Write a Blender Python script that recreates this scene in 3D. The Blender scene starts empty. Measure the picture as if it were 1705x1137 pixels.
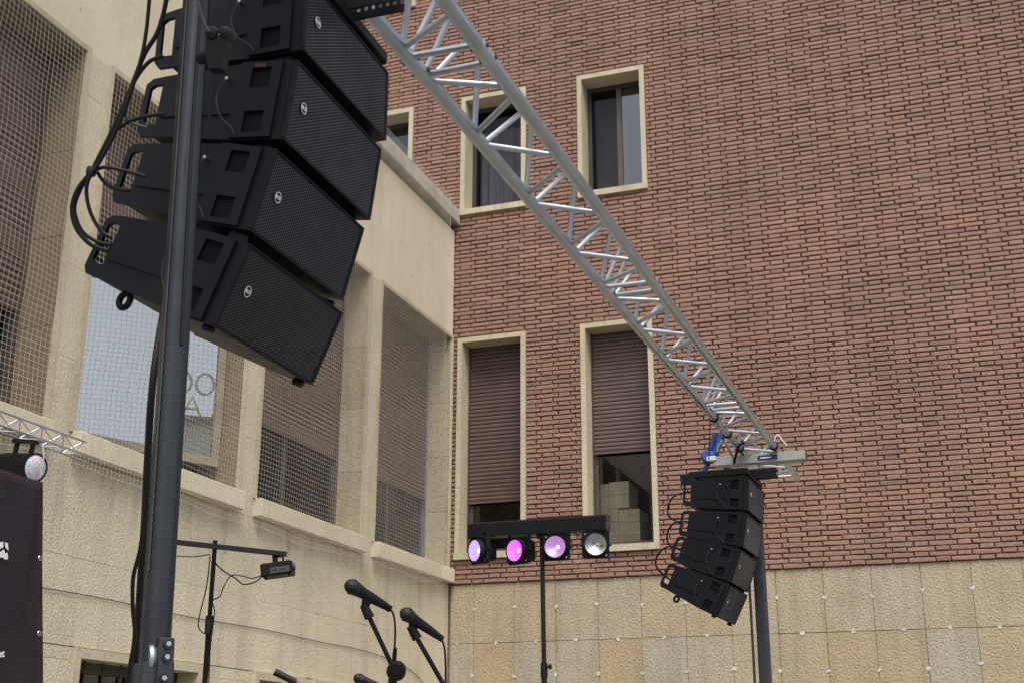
import bpy, math, random
import numpy as np
from mathutils import Vector, Matrix
random.seed(7); rng = np.random.default_rng(7)
R = math.radians
sc = bpy.context.scene
col = sc.collection

# ------------------------------------------------------------------ camera
CAM = Vector((5.25412, -12.60679, -1.86544))
FPX = 2153.327
def _basis(yaw, pitch, roll):
    cy, sy = math.cos(yaw), math.sin(yaw); cp, sp = math.cos(pitch), math.sin(pitch)
    f = Vector((-sy*cp, cy*cp, sp)); r = Vector((cy, sy, 0)); u = r.cross(f)
    cr, sr = math.cos(roll), math.sin(roll)
    return cr*r + sr*u, -sr*r + cr*u, f
CR, CU, CF = _basis(R(19.8648), R(18.3901), R(0.122))
cam_d = bpy.data.cameras.new('camera'); cam = bpy.data.objects.new('camera', cam_d); col.objects.link(cam)
cam_d.sensor_width = 36; cam_d.lens = FPX/1705*36; cam_d.clip_start = .05; cam_d.clip_end = 500
cam.matrix_world = Matrix(((CR.x, CU.x, -CF.x, CAM.x), (CR.y, CU.y, -CF.y, CAM.y), (CR.z, CU.z, -CF.z, CAM.z), (0, 0, 0, 1)))
sc.camera = cam
def ray(x, y): return CR*((x-852.5)/FPX) - CU*((y-568.5)/FPX) + CF
def at(x, y, t): return CAM + ray(x, y)*t                 # surveyed point: picture direction at a measured distance
def atX(x, y, X): d = ray(x, y); return CAM + d*((X-CAM.x)/d.x)
def atY(x, y, Y): d = ray(x, y); return CAM + d*((Y-CAM.y)/d.y)

# ------------------------------------------------------------------ light: bright overcast
SUN_EL, SUN_AZ = R(60), R(148)      # azimuth from +Y clockwise (towards +X)
world = bpy.data.worlds.new('World'); sc.world = world; world.use_nodes = True
nt = world.node_tree; nt.nodes.clear()
wo = nt.nodes.new('ShaderNodeOutputWorld'); bg = nt.nodes.new('ShaderNodeBackground'); hs = nt.nodes.new('ShaderNodeHueSaturation')
sky = nt.nodes.new('ShaderNodeTexSky'); sky.sky_type = 'NISHITA'; sky.sun_disc = False
sky.sun_elevation = SUN_EL; sky.sun_rotation = SUN_AZ; sky.air_density = 1.2; sky.dust_density = 4.0; sky.ozone_density = 1.0
hs.inputs['Saturation'].default_value = .45
nt.links.new(sky.outputs[0], hs.inputs['Color']); nt.links.new(hs.outputs[0], bg.inputs[0]); nt.links.new(bg.outputs[0], wo.inputs[0])
bg.inputs[1].default_value = .115
sd = bpy.data.lights.new('sun', 'SUN'); so = bpy.data.objects.new('sun', sd); col.objects.link(so)
sd.energy = 1.5; sd.angle = R(26); sd.color = (1, .955, .885)
sdir = Vector((math.sin(SUN_AZ)*math.cos(SUN_EL), math.cos(SUN_AZ)*math.cos(SUN_EL), math.sin(SUN_EL)))
so.rotation_euler = sdir.to_track_quat('Z', 'Y').to_euler(); so.location = (8, -14, 14)
sc.view_settings.view_transform = 'Standard'; sc.view_settings.look = 'None'; sc.view_settings.gamma = 1
sc.view_settings.exposure = .76
try: sc.view_settings.use_curve_mapping = False
except Exception: pass

# ------------------------------------------------------------------ materials
MATS = {}
def nodes(name):
    m = bpy.data.materials.new(name); m.use_nodes = True; t = m.node_tree; t.nodes.clear()
    o = t.nodes.new('ShaderNodeOutputMaterial'); p = t.nodes.new('ShaderNodeBsdfPrincipled'); t.links.new(p.outputs[0], o.inputs[0])
    MATS[name] = m; return m, t, p, o
def new(t, kind, **kw):
    n = t.nodes.new(kind)
    for k, v in kw.items():
        if k in n.inputs: n.inputs[k].default_value = v
        else: setattr(n, k, v)
    return n
def noise(t, scale=(1,1,1), detail=4, rough=.55, src=None):
    g = src or new(t, 'ShaderNodeNewGeometry').outputs['Position']
    mp = new(t, 'ShaderNodeMapping'); mp.inputs['Scale'].default_value = scale; t.links.new(g, mp.inputs[0])
    n = new(t, 'ShaderNodeTexNoise'); n.inputs['Scale'].default_value = 1; n.inputs['Detail'].default_value = detail; n.inputs['Roughness'].default_value = rough
    t.links.new(mp.outputs[0], n.inputs['Vector']); return n.outputs['Fac']
def ramp(t, fac, stops):
    r = new(t, 'ShaderNodeValToRGB'); e = r.color_ramp.elements
    while len(e) < len(stops): e.new(.5)
    for i, (p, c) in enumerate(stops): e[i].position = p; e[i].color = (*c, 1) if len(c) == 3 else c
    t.links.new(fac, r.inputs[0]); return r.outputs[0]
def mix(t, fac, a, b, mode='MIX'):
    n = new(t, 'ShaderNodeMix', data_type='RGBA', blend_type=mode)
    for k, v in ((0, fac), (6, a), (7, b)):
        if isinstance(v, (int, float)): n.inputs[k].default_value = v
        elif isinstance(v, tuple): n.inputs[k].default_value = (*v, 1) if len(v) == 3 else v
        else: t.links.new(v, n.inputs[k])
    return n.outputs[2]
def bump(t, p, h, dist, strength=1.0):
    b = new(t, 'ShaderNodeBump'); b.inputs['Distance'].default_value = dist; b.inputs['Strength'].default_value = strength
    t.links.new(h, b.inputs['Height']); t.links.new(b.outputs[0], p.inputs['Normal'])
def g3(v): return (v, v, v)
def plain(name, c, rough=.5, metal=0., var=.18, vs=6, bscale=120, bdist=.0006, spec=.5, coat=0):
    m, t, p, o = nodes(name)
    n = noise(t, (vs,)*3, 5)
    cc = ramp(t, n, [(.3, tuple(x*(1-var) for x in c)), (.7, tuple(min(1, x*(1+var)) for x in c))])
    t.links.new(cc, p.inputs['Base Color'])
    rr = ramp(t, noise(t, (vs*2.3,)*3, 3), [(.3, g3(max(0, rough-.08))), (.7, g3(min(1, rough+.08)))])
    t.links.new(rr, p.inputs['Roughness']); p.inputs['Metallic'].default_value = metal; p.inputs['Specular IOR Level'].default_value = spec
    if coat: p.inputs['Coat Weight'].default_value = coat
    if bdist: bump(t, p, noise(t, (bscale,)*3, 3), bdist)
    return m
def brick_mat(name, obj):
    m, t, p, o = nodes(name)
    if obj:
        s = new(t, 'ShaderNodeSeparateColor'); t.links.new(new(t, 'ShaderNodeObjectInfo').outputs['Color'], s.inputs[0]); tone = s.outputs[0]
    else:
        tone = new(t, 'ShaderNodeAttribute', attribute_name='tone').outputs['Fac']
    c = ramp(t, tone, [(0, (.235, .158, .130)), (.10, (.27, .170, .136)), (.35, (.305, .187, .144)), (.6, (.328, .202, .154)), (.85, (.356, .225, .170)), (1, (.38, .255, .19))])
    f = ramp(t, noise(t, (38, 38, 60), 6, .65), [(.22, g3(.55)), (.5, g3(1)), (.8, g3(1.35))])
    c = mix(t, 1.0, c, f, 'MULTIPLY')
    big = ramp(t, noise(t, (.55, .55, .8), 4, .6), [(.35, (.90, .90, .91)), (.62, (1.08, 1.02, .98))])
    c = mix(t, 1.0, c, big, 'MULTIPLY')
    c = mix(t, 1.0, c, ramp(t, noise(t, (2.6, 2.6, .22), 5, .62), [(.42, g3(1.02)), (.7, (.92, .92, .925))]), 'MULTIPLY')
    c = mix(t, ramp(t, noise(t, (1.1, 1.1, 1.5), 5, .7), [(.62, g3(0)), (.80, g3(.30))]), c, (.48, .40, .36))
    drt = ramp(t, noise(t, (5, 5, 14), 5, .7), [(.60, g3(0)), (.74, g3(1))])
    dm = new(t, 'ShaderNodeMath', operation='MULTIPLY'); t.links.new(drt, dm.inputs[0]); dm.inputs[1].default_value = .25
    c = mix(t, dm.outputs[0], c, (.10, .075, .065))
    t.links.new(c, p.inputs['Base Color']); p.inputs['Roughness'].default_value = .88; p.inputs['Specular IOR Level'].default_value = .25
    bump(t, p, noise(t, (55, 55, 85), 6, .6), .010)
    return m
brick_mat('brick_single', True); brick_mat('brick_many', False)
plain('joint', (.30, .255, .18), .95, var=.25, vs=12, bscale=90, bdist=.002, spec=.1)
plain('mortar', (.115, .080, .068), .95, var=.35, vs=18, bscale=90, bdist=.004, spec=.1)
def stone_mat(name, stops, stri=0.0, hammer=(52, 52, 52), hdist=.008, streak=.35, grain=.1, drips=0):
    m, t, p, o = nodes(name)
    s = new(t, 'ShaderNodeSeparateColor'); t.links.new(new(t, 'ShaderNodeObjectInfo').outputs['Color'], s.inputs[0])
    c = ramp(t, s.outputs[0], stops)
    blot = ramp(t, noise(t, (2.2, 2.2, 2.0), 6, .62), [(.28, (.88, .87, .84)), (.5, g3(1)), (.75, (1.06, 1.05, 1.03))])
    c = mix(t, 1.0, c, blot, 'MULTIPLY')
    stk = ramp(t, noise(t, (7, 7, .55), 5, .6), [(.48, g3(1)), (.72, (1-streak, 1-streak, 1-streak*.95))])
    c = mix(t, 1.0, c, stk, 'MULTIPLY')
    pit = noise(t, hammer, 4, .6)
    c = mix(t, 1.0, c, ramp(t, pit, [(.34, g3(1-2*grain)), (.5, g3(1)), (.7, g3(1+grain))]), 'MULTIPLY')
    if drips:
        sx = new(t, 'ShaderNodeSeparateXYZ'); t.links.new(new(t, 'ShaderNodeNewGeometry').outputs['Position'], sx.inputs[0])
        mr = new(t, 'ShaderNodeMapRange'); t.links.new(sx.outputs[2], mr.inputs[0]); mr.inputs[1].default_value = -.62; mr.inputs[2].default_value = -.02; mr.clamp = True
        dn = ramp(t, noise(t, (4.5, 4.5, .4), 5, .7), [(.50, g3(0)), (.70, g3(drips))])
        mm = new(t, 'ShaderNodeMath', operation='MULTIPLY'); t.links.new(mr.outputs[0], mm.inputs[0]); t.links.new(dn, mm.inputs[1])
        lt = new(t, 'ShaderNodeMath', operation='LESS_THAN'); t.links.new(sx.outputs[2], lt.inputs[0]); lt.inputs[1].default_value = .01
        m2 = new(t, 'ShaderNodeMath', operation='MULTIPLY'); t.links.new(mm.outputs[0], m2.inputs[0]); t.links.new(lt.outputs[0], m2.inputs[1])
        c = mix(t, m2.outputs[0], c, (.20, .18, .13))
    t.links.new(c, p.inputs['Base Color']); p.inputs['Roughness'].default_value = .92; p.inputs['Specular IOR Level'].default_value = .2
    h = pit
    if stri:
        st = noise(t, (95, 95, 9), 3, .5)
        a = new(t, 'ShaderNodeMath', operation='MULTIPLY_ADD'); t.links.new(st, a.inputs[0]); a.inputs[1].default_value = stri; t.links.new(pit, a.inputs[2]); h = a.outputs[0]
    bump(t, p, h, hdist)
    return m
stone_mat('stone_slab', [(0, (.42, .39, .315)), (.25, (.435, .38, .28)), (.5, (.44, .375, .265)), (.78, (.435, .355, .235)), (1, (.43, .325, .19))], hammer=(46, 46, 50), hdist=.015, streak=.18)
stone_mat('stone_panel', [(0, (.60, .535, .40)), (.5, (.66, .59, .44)), (1, (.70, .63, .47))], stri=.8, hammer=(70, 70, 60), hdist=.010, streak=.15, grain=.09, drips=.7)
stone_mat('stone_smooth', [(0, (.66, .59, .445)), (1, (.72, .65, .49))], hammer=(30, 30, 30), hdist=.0015, streak=.07, grain=.03)
stone_mat('trim_paint', [(0, (.50, .445, .315)), (1, (.55, .49, .35))], hammer=(40, 40, 40), hdist=.001, streak=.22)
stone_mat('soffit_shade', [(0, (.22, .18, .125)), (1, (.25, .205, .14))], hammer=(30, 30, 30), hdist=.0015, streak=.3)  # window head stone, base colour darkened to stand for shade
stone_mat('reveal_deep_shade', [(0, (.22, .17, .11)), (1, (.27, .21, .14))], hammer=(30, 30, 30), hdist=.0015, streak=.3)  # reveals of two windows: deeper shade and warm bounce painted into the colour
stone_mat('reveal_shade', [(0, (.40, .335, .23)), (1, (.46, .39, .275))], hammer=(30, 30, 30), hdist=.0015, streak=.3)  # wall stone with the shading of the recess put into a darker colour
plain('sash_olive', (.26, .225, .16), .5)
plain('patch_white', (.58, .565, .52), .9, var=.2, vs=40, bscale=80, bdist=.003)
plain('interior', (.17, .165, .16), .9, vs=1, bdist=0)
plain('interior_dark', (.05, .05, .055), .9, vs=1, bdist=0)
plain('concrete', (.40, .385, .34), .9, var=.25, vs=5, bscale=60, bdist=.003)
plain('roofing', (.22, .21, .20), .9)
plain('paving', (.15, .145, .135), .9, var=.25, vs=3, bscale=40, bdist=.004)
plain('shutter', (.115, .074, .066), .42, var=.14, vs=4, bdist=.0003)
plain('shutter_side', (.125, .082, .070), .45, var=.14, vs=4, bdist=.0003)
plain('frame_brown', (.085, .065, .058), .45)
plain('frame_dark', (.045, .043, .045), .4)
plain('curtain', (.15, .13, .15), .95, var=.12, vs=5, bscale=30, bdist=.003)
plain('net_cord', (.50, .46, .39), .9, var=.1, bdist=0)
plain('aluminium', (.54, .57, .61), .42, .8, var=.06, vs=7, bdist=0)
plain('aluminium_dull', (.47, .51, .565), .32, .82, var=.10, vs=9, bdist=0)
plain('steel', (.60, .60, .60), .3, 1., var=.1, bdist=0)
plain('mast_paint', (.042, .045, .051), .27, .75, var=.15, vs=9, bscale=200, bdist=.0004)
plain('mast_dark', (.035, .037, .045), .42, .3, var=.2, vs=9, bscale=200, bdist=.0004)
plain('black_plastic', (.0055, .0062, .009), .46, var=.25, vs=9, bscale=420, bdist=.0007, spec=.2)
plain('black_pocket', (.004, .004, .006), .7, bdist=0, spec=.12)
plain('grille_metal', (.075, .081, .098), .36, .35, var=.15, vs=20, bdist=0)
plain('baffle', (.002, .002, .003), .9, bdist=0, spec=.02)
plain('white_print', (.72, .73, .74), .5, var=.05, bdist=0)
plain('rubber', (.007, .0065, .007), .5, var=.2, bdist=0, spec=.3)
plain('stand_black', (.010, .010, .012), .42, .1, var=.2, bdist=0, spec=.3)
plain('mesh_black', (.03, .03, .033), .45, .6, var=.2, vs=40, bscale=600, bdist=.001)
plain('bar_beige', (.31, .325, .295), .5, .2, var=.12, vs=10)
plain('strap_blue', (.035, .085, .30), .55, var=.25, vs=30)
plain('sticker_blue', (.02, .035, .13), .4, var=.05, bdist=0)
plain('cardboard', (.74, .65, .48), .85, var=.12, vs=5, bscale=50, bdist=.001)
plain('tape', (.62, .56, .46), .3, var=.05, bdist=0)
plain('vinyl', (.020, .016, .022), .30, var=.2, vs=3, bdist=0, spec=.35)
plain('sheet_white', (.68, .68, .66), .8, bdist=0)
plain('cream_render', (.80, .77, .66), .9, var=.1, vs=2)
plain('red_lens', (.05, .008, .012), .3, bdist=0)
plain('cable_red', (.14, .02, .02), .5, bdist=0)
def glass(name, tint=(.82, .86, .88), add=.04, k=1.7):
    m = bpy.data.materials.new(name); m.use_nodes = True; t = m.node_tree; t.nodes.clear(); MATS[name] = m
    o = t.nodes.new('ShaderNodeOutputMaterial'); mx = t.nodes.new('ShaderNodeMixShader'); tr = t.nodes.new('ShaderNodeBsdfTransparent'); gl = t.nodes.new('ShaderNodeBsdfGlossy')
    tr.inputs[0].default_value = (*tint, 1); gl.inputs['Roughness'].default_value = .01; gl.inputs[0].default_value = (.95, .97, 1, 1)
    fr = t.nodes.new('ShaderNodeFresnel'); fr.inputs[0].default_value = 1.6
    ad = t.nodes.new('ShaderNodeMath'); ad.operation = 'MULTIPLY_ADD'; ad.inputs[1].default_value = k; ad.inputs[2].default_value = add; ad.use_clamp = True
    t.links.new(fr.outputs[0], ad.inputs[0]); t.links.new(ad.outputs[0], mx.inputs[0]); t.links.new(tr.outputs[0], mx.inputs[1]); t.links.new(gl.outputs[0], mx.inputs[2]); t.links.new(mx.outputs[0], o.inputs[0])
glass('glass', (.95, .96, .96), add=.0); glass('glass_bright', (.45, .47, .5), .08); glass('glass_mirror', (.35, .37, .4), .45); glass('glass_dull', (.8, .82, .84), .0, .45)
def lamp_mat(name, c, s):
    m, t, p, o = nodes(name)
    n = ramp(t, noise(t, (60,)*3, 3), [(.3, tuple(x*.75 for x in c)), (.7, c)])
    p.inputs['Base Color'].default_value = (.35, .35, .36, 1); p.inputs['Metallic'].default_value = .6; p.inputs['Roughness'].default_value = .25
    t.links.new(n, p.inputs['Emission Color']); p.inputs['Emission Strength'].default_value = s
lamp_mat('lamp_lavender', (.36, .22, .90), 1.1); lamp_mat('led_lavender', (.70, .60, 1), 2.2)
lamp_mat('lamp_magenta', (.66, .06, .74), 1.0); lamp_mat('led_magenta', (1, .35, .95), 2.6)
lamp_mat('lamp_pink', (.46, .14, .56), .58); lamp_mat('led_pink', (.9, .25, .85), 2.0)
plain('reflector', (.55, .55, .57), .22, .9, var=.1, vs=30, bdist=0)
plain('cob', (.40, .37, .22), .5, bdist=0)
def iri_mat():
    m, t, p, o = nodes('iridescent')
    c = ramp(t, noise(t, (14, 22, 34), 2), [(.3, (.82, .83, .78)), (.42, (.35, .70, .78)), (.50, (.86, .85, .87)), (.58, (.85, .40, .62)), (.66, (.84, .84, .76))])
    t.links.new(c, p.inputs['Base Color']); p.inputs['Roughness'].default_value = .15; p.inputs['Metallic'].default_value = .35
iri_mat()

# ------------------------------------------------------------------ mesh builder
class MB:
    def __init__(s): s.v = []; s.f = []
    def quad(s, a, b, c, d):
        n = len(s.v); s.v += [tuple(a), tuple(b), tuple(c), tuple(d)]; s.f.append((n, n+1, n+2, n+3)); return s
    def box(s, lo, hi, M=None, bev=0):
        x0, y0, z0 = lo; x1, y1, z1 = hi
        if bev:
            b = bev
            bm_v = []
            for (x, y, z) in ((x0,y0,z0),(x1,y0,z0),(x1,y1,z0),(x0,y1,z0),(x0,y0,z1),(x1,y0,z1),(x1,y1,z1),(x0,y1,z1)):
                sx = b if x == x0 else -b; sy = b if y == y0 else -b; sz = b if z == z0 else -b
                bm_v += [(x, y+sy, z+sz), (x+sx, y, z+sz), (x+sx, y+sy, z)]
            n = len(s.v); s.v += [tuple((M @ Vector(q)) if M else q) for q in bm_v]
            I = lambda c, k: n+3*c+k
            F = [(I(0,2),I(3,2),I(2,2),I(1,2)), (I(4,2),I(5,2),I(6,2),I(7,2)), (I(0,1),I(1,1),I(5,1),I(4,1)), (I(2,1),I(3,1),I(7,1),I(6,1)), (I(0,0),I(4,0),I(7,0),I(3,0)), (I(1,0),I(2,0),I(6,0),I(5,0))]
            for a, c, k1, k2 in ((0,1,1,2),(1,2,0,2),(2,3,1,2),(3,0,0,2),(4,5,1,2),(5,6,0,2),(6,7,1,2),(7,4,0,2),(0,4,0,1),(1,5,0,1),(2,6,0,1),(3,7,0,1)):
                F.append((I(a,k1), I(c,k1), I(c,k2), I(a,k2)))
            for c in range(8): F.append((I(c,0), I(c,1), I(c,2)))
            s.f += F; s.fix = True
            return s
        P = [(x0,y0,z0),(x1,y0,z0),(x1,y1,z0),(x0,y1,z0),(x0,y0,z1),(x1,y0,z1),(x1,y1,z1),(x0,y1,z1)]
        n = len(s.v); s.v += [tuple((M @ Vector(q)) if M else q) for q in P]
        s.f += [tuple(n+i for i in q) for q in ((0,3,2,1),(4,5,6,7),(0,1,5,4),(1,2,6,5),(2,3,7,6),(3,0,4,7))]
        return s
    def tube(s, pts, r, n=8, cap=True):
        P = [Vector(p) for p in pts]; m = len(P)
        rs = r if isinstance(r, (list, tuple)) else [r]*m
        T = [(P[min(i+1, m-1)]-P[max(i-1, 0)]).normalized() for i in range(m)]
        up = Vector((0, 0, 1)) if abs(T[0].z) < .9 else Vector((1, 0, 0))
        N = T[0].cross(up).normalized(); base = len(s.v)
        for i in range(m):
            N = (N - T[i]*N.dot(T[i])).normalized(); B = T[i].cross(N)
            for k in range(n):
                a = 2*math.pi*k/n; q = P[i] + (N*math.cos(a)+B*math.sin(a))*rs[i]; s.v.append(tuple(q))
        for i in range(m-1):
            for k in range(n):
                a = base+i*n+k; b = base+i*n+(k+1) % n; s.f.append((a, b, b+n, a+n))
        if cap:
            s.f.append(tuple(base+k for k in reversed(range(n)))); s.f.append(tuple(base+(m-1)*n+k for k in range(n)))
        return s
    def prism(s, poly, axis, a, b, M=None):
        # poly: 2D points; axis 'x','y','z' extrude from a to b
        def P(u, w, h):
            q = {'x': (h, u, w), 'y': (u, h, w), 'z': (u, w, h)}[axis]
            return tuple(M @ Vector(q)) if M else q
        n = len(s.v); k = len(poly)
        s.v += [P(u, w, a) for u, w in poly] + [P(u, w, b) for u, w in poly]
        s.f.append(tuple(n+i for i in range(k))); s.f.append(tuple(n+k+i for i in reversed(range(k))))
        for i in range(k): s.f.append((n+i, n+k+i, n+k+(i+1) % k, n+(i+1) % k))
        s.fix = True; return s
    def lathe(s, prof, M=None, n=20, axis='z'):
        base = len(s.v); k = len(prof)
        for j in range(n):
            a = 2*math.pi*j/n
            for r, h in prof:
                q = Vector((r*math.cos(a), r*math.sin(a), h))
                if axis == 'x': q = Vector((h, q.x, q.y))
                if axis == 'y': q = Vector((q.x, h, q.y))
                s.v.append(tuple(M @ q) if M else tuple(q))
        for j in range(n):
            for i in range(k-1):
                a = base+j*k+i; b = base+((j+1) % n)*k+i; s.f.append((a, b, b+1, a+1))
        s.fix = True; return s
    def build(s, name, m, parent=None, smooth=False, org=None):
        off = Vector(org) if org is not None else Vector((0, 0, 0))
        if parent is not None and org is None: off = wloc(parent)
        me = bpy.data.meshes.new(name)
        me.from_pydata([(v[0]-off.x, v[1]-off.y, v[2]-off.z) for v in s.v], [], s.f)
        if getattr(s, 'fix', False):
            import bmesh
            bm = bmesh.new(); bm.from_mesh(me); bmesh.ops.recalc_face_normals(bm, faces=bm.faces); bm.to_mesh(me); bm.free()
        me.materials.append(MATS[m]); me.update()
        if smooth:
            me.polygons.foreach_set('use_smooth', [True]*len(me.polygons))
            try: me.set_sharp_from_angle(angle=R(40))
            except Exception: pass
        o = bpy.data.objects.new(name, me); col.objects.link(o)
        if parent is not None: o.parent = parent
        if parent is None: o.location = off
        return o
def wloc(o):
    v = Vector((0, 0, 0))
    while o is not None: v = v + o.location; o = o.parent
    return v
def tag(o, label=None, cat=None, group=None, kind=None):
    if label: o['label'] = label
    if cat: o['category'] = cat
    if group: o['group'] = group
    if kind: o['kind'] = kind
    return o
def thing(name, label, cat, loc, group=None, rot=None):
    o = bpy.data.objects.new(name, None); col.objects.link(o); o.location = loc; o.empty_display_size = .1
    if rot: o.rotation_euler = rot
    return tag(o, label, cat, group)
def bez(pts, n=10):
    # Catmull-Rom through points
    P = [Vector(p) for p in pts]; out = []
    for i in range(len(P)-1):
        p0 = P[max(i-1, 0)]; p1 = P[i]; p2 = P[i+1]; p3 = P[min(i+2, len(P)-1)]
        for k in range(n):
            t = k/n; out.append(.5*((2*p1)+(p2-p0)*t+(2*p0-5*p1+4*p2-p3)*t*t+(3*p1-p0-3*p2+p3)*t**3))
    out.append(P[-1]); return out
def textmesh(name, s, size, m, parent, M, extrude=.0006, bold=0):
    cu = bpy.data.curves.new(name, 'FONT'); cu.body = s; cu.size = size; cu.align_x = 'CENTER'; cu.align_y = 'CENTER'; cu.extrude = extrude; cu.offset = bold; cu.resolution_u = 3
    to = bpy.data.objects.new(name, cu); col.objects.link(to)
    bpy.context.view_layer.update()
    me = bpy.data.meshes.new_from_object(to.evaluated_get(bpy.context.evaluated_depsgraph_get()))
    bpy.data.objects.remove(to); me.transform(M); me.materials.clear(); me.materials.append(MATS[m])
    o = bpy.data.objects.new(name, me); col.objects.link(o); o.parent = parent; return o

GZ = -3.5
# ------------------------------------------------------------------ ground
g = MB().quad((-60, -80, GZ), (80, -80, GZ), (80, 60, GZ), (-60, 60, GZ)).build('ground', 'paving'); tag(g, kind='structure')

# ------------------------------------------------------------------ brick building
BB = thing('brick_building', 'tall red-brown brick building wing with rough stone base and cream window surrounds', 'building', (2.5, .3, GZ))
# windows: x0,x1,z0,z1 (outer edge of the surround)
BW = [(.065, .860, .255, 2.690), (1.480, 2.270, .255, 2.695), (.065, .865, 4.180, 5.690), (1.485, 2.272, 4.180, 5.700), (-1.36, -.555, 4.18, 5.68), (-1.36, -.57, 7.085, 8.55), (.065, .865, 7.085, 8.55), (1.485, 2.272, 7.085, 8.55)]
XL, XR, ZT = -4.0, 9.6, 9.0
def cells(u0, u1, v0, v1, holes, us=(), vs=()):
    U = sorted({u0, u1, *[h[0] for h in holes], *[h[1] for h in holes], *us}); V = sorted({v0, v1, *[h[2] for h in holes], *[h[3] for h in holes], *vs})
    U = [u for u in U if u0 <= u <= u1]; V = [v for v in V if v0 <= v <= v1]
    for i in range(len(U)-1):
        for j in range(len(V)-1):
            uc, vc = (U[i]+U[i+1])/2, (V[j]+V[j+1])/2
            if not any(h[0] < uc < h[1] and h[2] < vc < h[3] for h in holes): yield U[i], U[i+1], V[j], V[j+1]
mb = MB(); IN = .03
hol = [(a+IN, b-IN, c+IN, d-IN) for a, b, c, d in BW]
for a, b, c, d in cells(XL, XR, 0.0, ZT, hol):
    mb.quad((a, .018, c), (b, .018, c), (b, .018, d), (a, .018, d)); mb.quad((a, .32, d), (b, .32, d), (b, .32, c), (a, .32, c))
mb.quad((XL, .018, 0), (XL, .32, 0), (XR, .32, 0), (XR, .018, 0))
mb.build('mortar_wall', 'mortar', BB)
mb = MB().box((-.3, .05, GZ), (XR, .32, -.001)); mb.build('base_wall', 'joint', BB)
# interior rooms and roof
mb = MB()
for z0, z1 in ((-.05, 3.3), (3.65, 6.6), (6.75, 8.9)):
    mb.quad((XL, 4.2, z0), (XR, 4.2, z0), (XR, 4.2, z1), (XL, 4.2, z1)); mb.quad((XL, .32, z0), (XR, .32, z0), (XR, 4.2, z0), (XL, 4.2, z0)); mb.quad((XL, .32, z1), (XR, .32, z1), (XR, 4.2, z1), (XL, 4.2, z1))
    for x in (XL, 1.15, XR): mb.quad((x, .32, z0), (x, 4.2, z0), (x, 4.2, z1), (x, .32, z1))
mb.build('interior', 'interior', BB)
MB().box((XL-.2, -.15, ZT), (XR+.2, 4.5, ZT+.25)).build('roof', 'concrete', BB)
MB().box((XL, 4.2, GZ), (XR, 4.4, ZT)).build('rear_wall', 'concrete', BB)
for x in (XL-.1, XR): MB().box((x, .0, GZ), (x+.1, 4.4, ZT)).build('end_wall', 'concrete', BB)

# bricks, Flemish bond
CO, PER, J = .0494, .385, .0125
HL, SL = .121, .385-.121-2*J
def brick_shape(w, h, seed, dep=.05):
    r = random.Random(seed); j = lambda a: r.uniform(-a, a)
    c = .0055; fz = -r.uniform(.0, .004)
    o = [(-w/2+j(.0024), -h/2+j(.0024)), (w/2+j(.0024), -h/2+j(.0024)), (w/2+j(.0024), h/2+j(.0024)), (-w/2+j(.0024), h/2+j(.0024))]
    m1 = ((o[0][0]+o[1][0])/2+j(w*.2), (o[0][1]+o[1][1])/2+j(.0026)); m2 = ((o[2][0]+o[3][0])/2+j(w*.2), (o[2][1]+o[3][1])/2+j(.0026))
    O = [o[0], m1, o[1], o[2], m2, o[3]]
    I = [(x*(1-2*c/w), z*(1-2*c/h)) for x, z in O]
    tl = j(.0025)
    v = [(x, dep, z) for x, z in O] + [(x, .0035, z) for x, z in O] + [(x, fz+tl*(x/w), z) for x, z in I]
    f = []
    for a in (0, 6):
        for k in range(6): f.append((a+k, a+(k+1) % 6, a+6+(k+1) % 6, a+6+k))
    f.append((12, 13, 14, 15, 16, 17))
    return v, f
occ = BW
bricks = []
for r in range(int(8.4/CO)):
    z = -.012 + r*CO + CO/2
    ph = .072 if r % 2 else .072+PER/2
    x = ph - 14*PER + random.uniform(-.006, .006)
    lo = -.03 if z < 4.16 else -2.6
    blocks = sorted([(a, b) for a, b, c, d in occ if c-.01 < z < d+.01])
    while x < 8.4:
        for w in (HL, SL):
            a, b = x + random.uniform(-.003, .003), x+w+random.uniform(-.003, .003); x += w+J
            if b < lo or a > 8.4: continue
            a = max(a, lo)
            segs = [(a, b)]
            for p, q in blocks:
                ns = []
                for s0, s1 in segs:
                    if s1 <= p-.004 or s0 >= q+.004: ns.append((s0, s1))
                    else:
                        if s0 < p-.02: ns.append((s0, p-.003))
                        if s1 > q+.02: ns.append((q+.003, s1))
                segs = ns
            for s0, s1 in segs:
                if s1-s0 > .018: bricks.append((s0, s1, z + random.uniform(-.001, .001), CO-.0105+random.uniform(-.0015, .0012)))
def scr(p):
    d = Vector(p)-CAM; t = d.dot(CF); return 852.5+FPX*d.dot(CR)/t, 568.5-FPX*d.dot(CU)/t, t
def area(bk):
    s0, s1, z, h = bk; x, y, t = scr(((s0+s1)/2, 0, z))
    if not (12 < x < 1693 and 12 < y < 1125): return 0
    return (s1-s0)*h/t/t
order = sorted(range(len(bricks)), key=lambda i: -area(bricks[i])); top = set(order[:300])
V, F_, T_ = [], [], []
tone = lambda: min(1, max(0, random.gauss(.52, .15) if random.random() > .04 else random.uniform(0, .2)))
variants = {}
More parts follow.
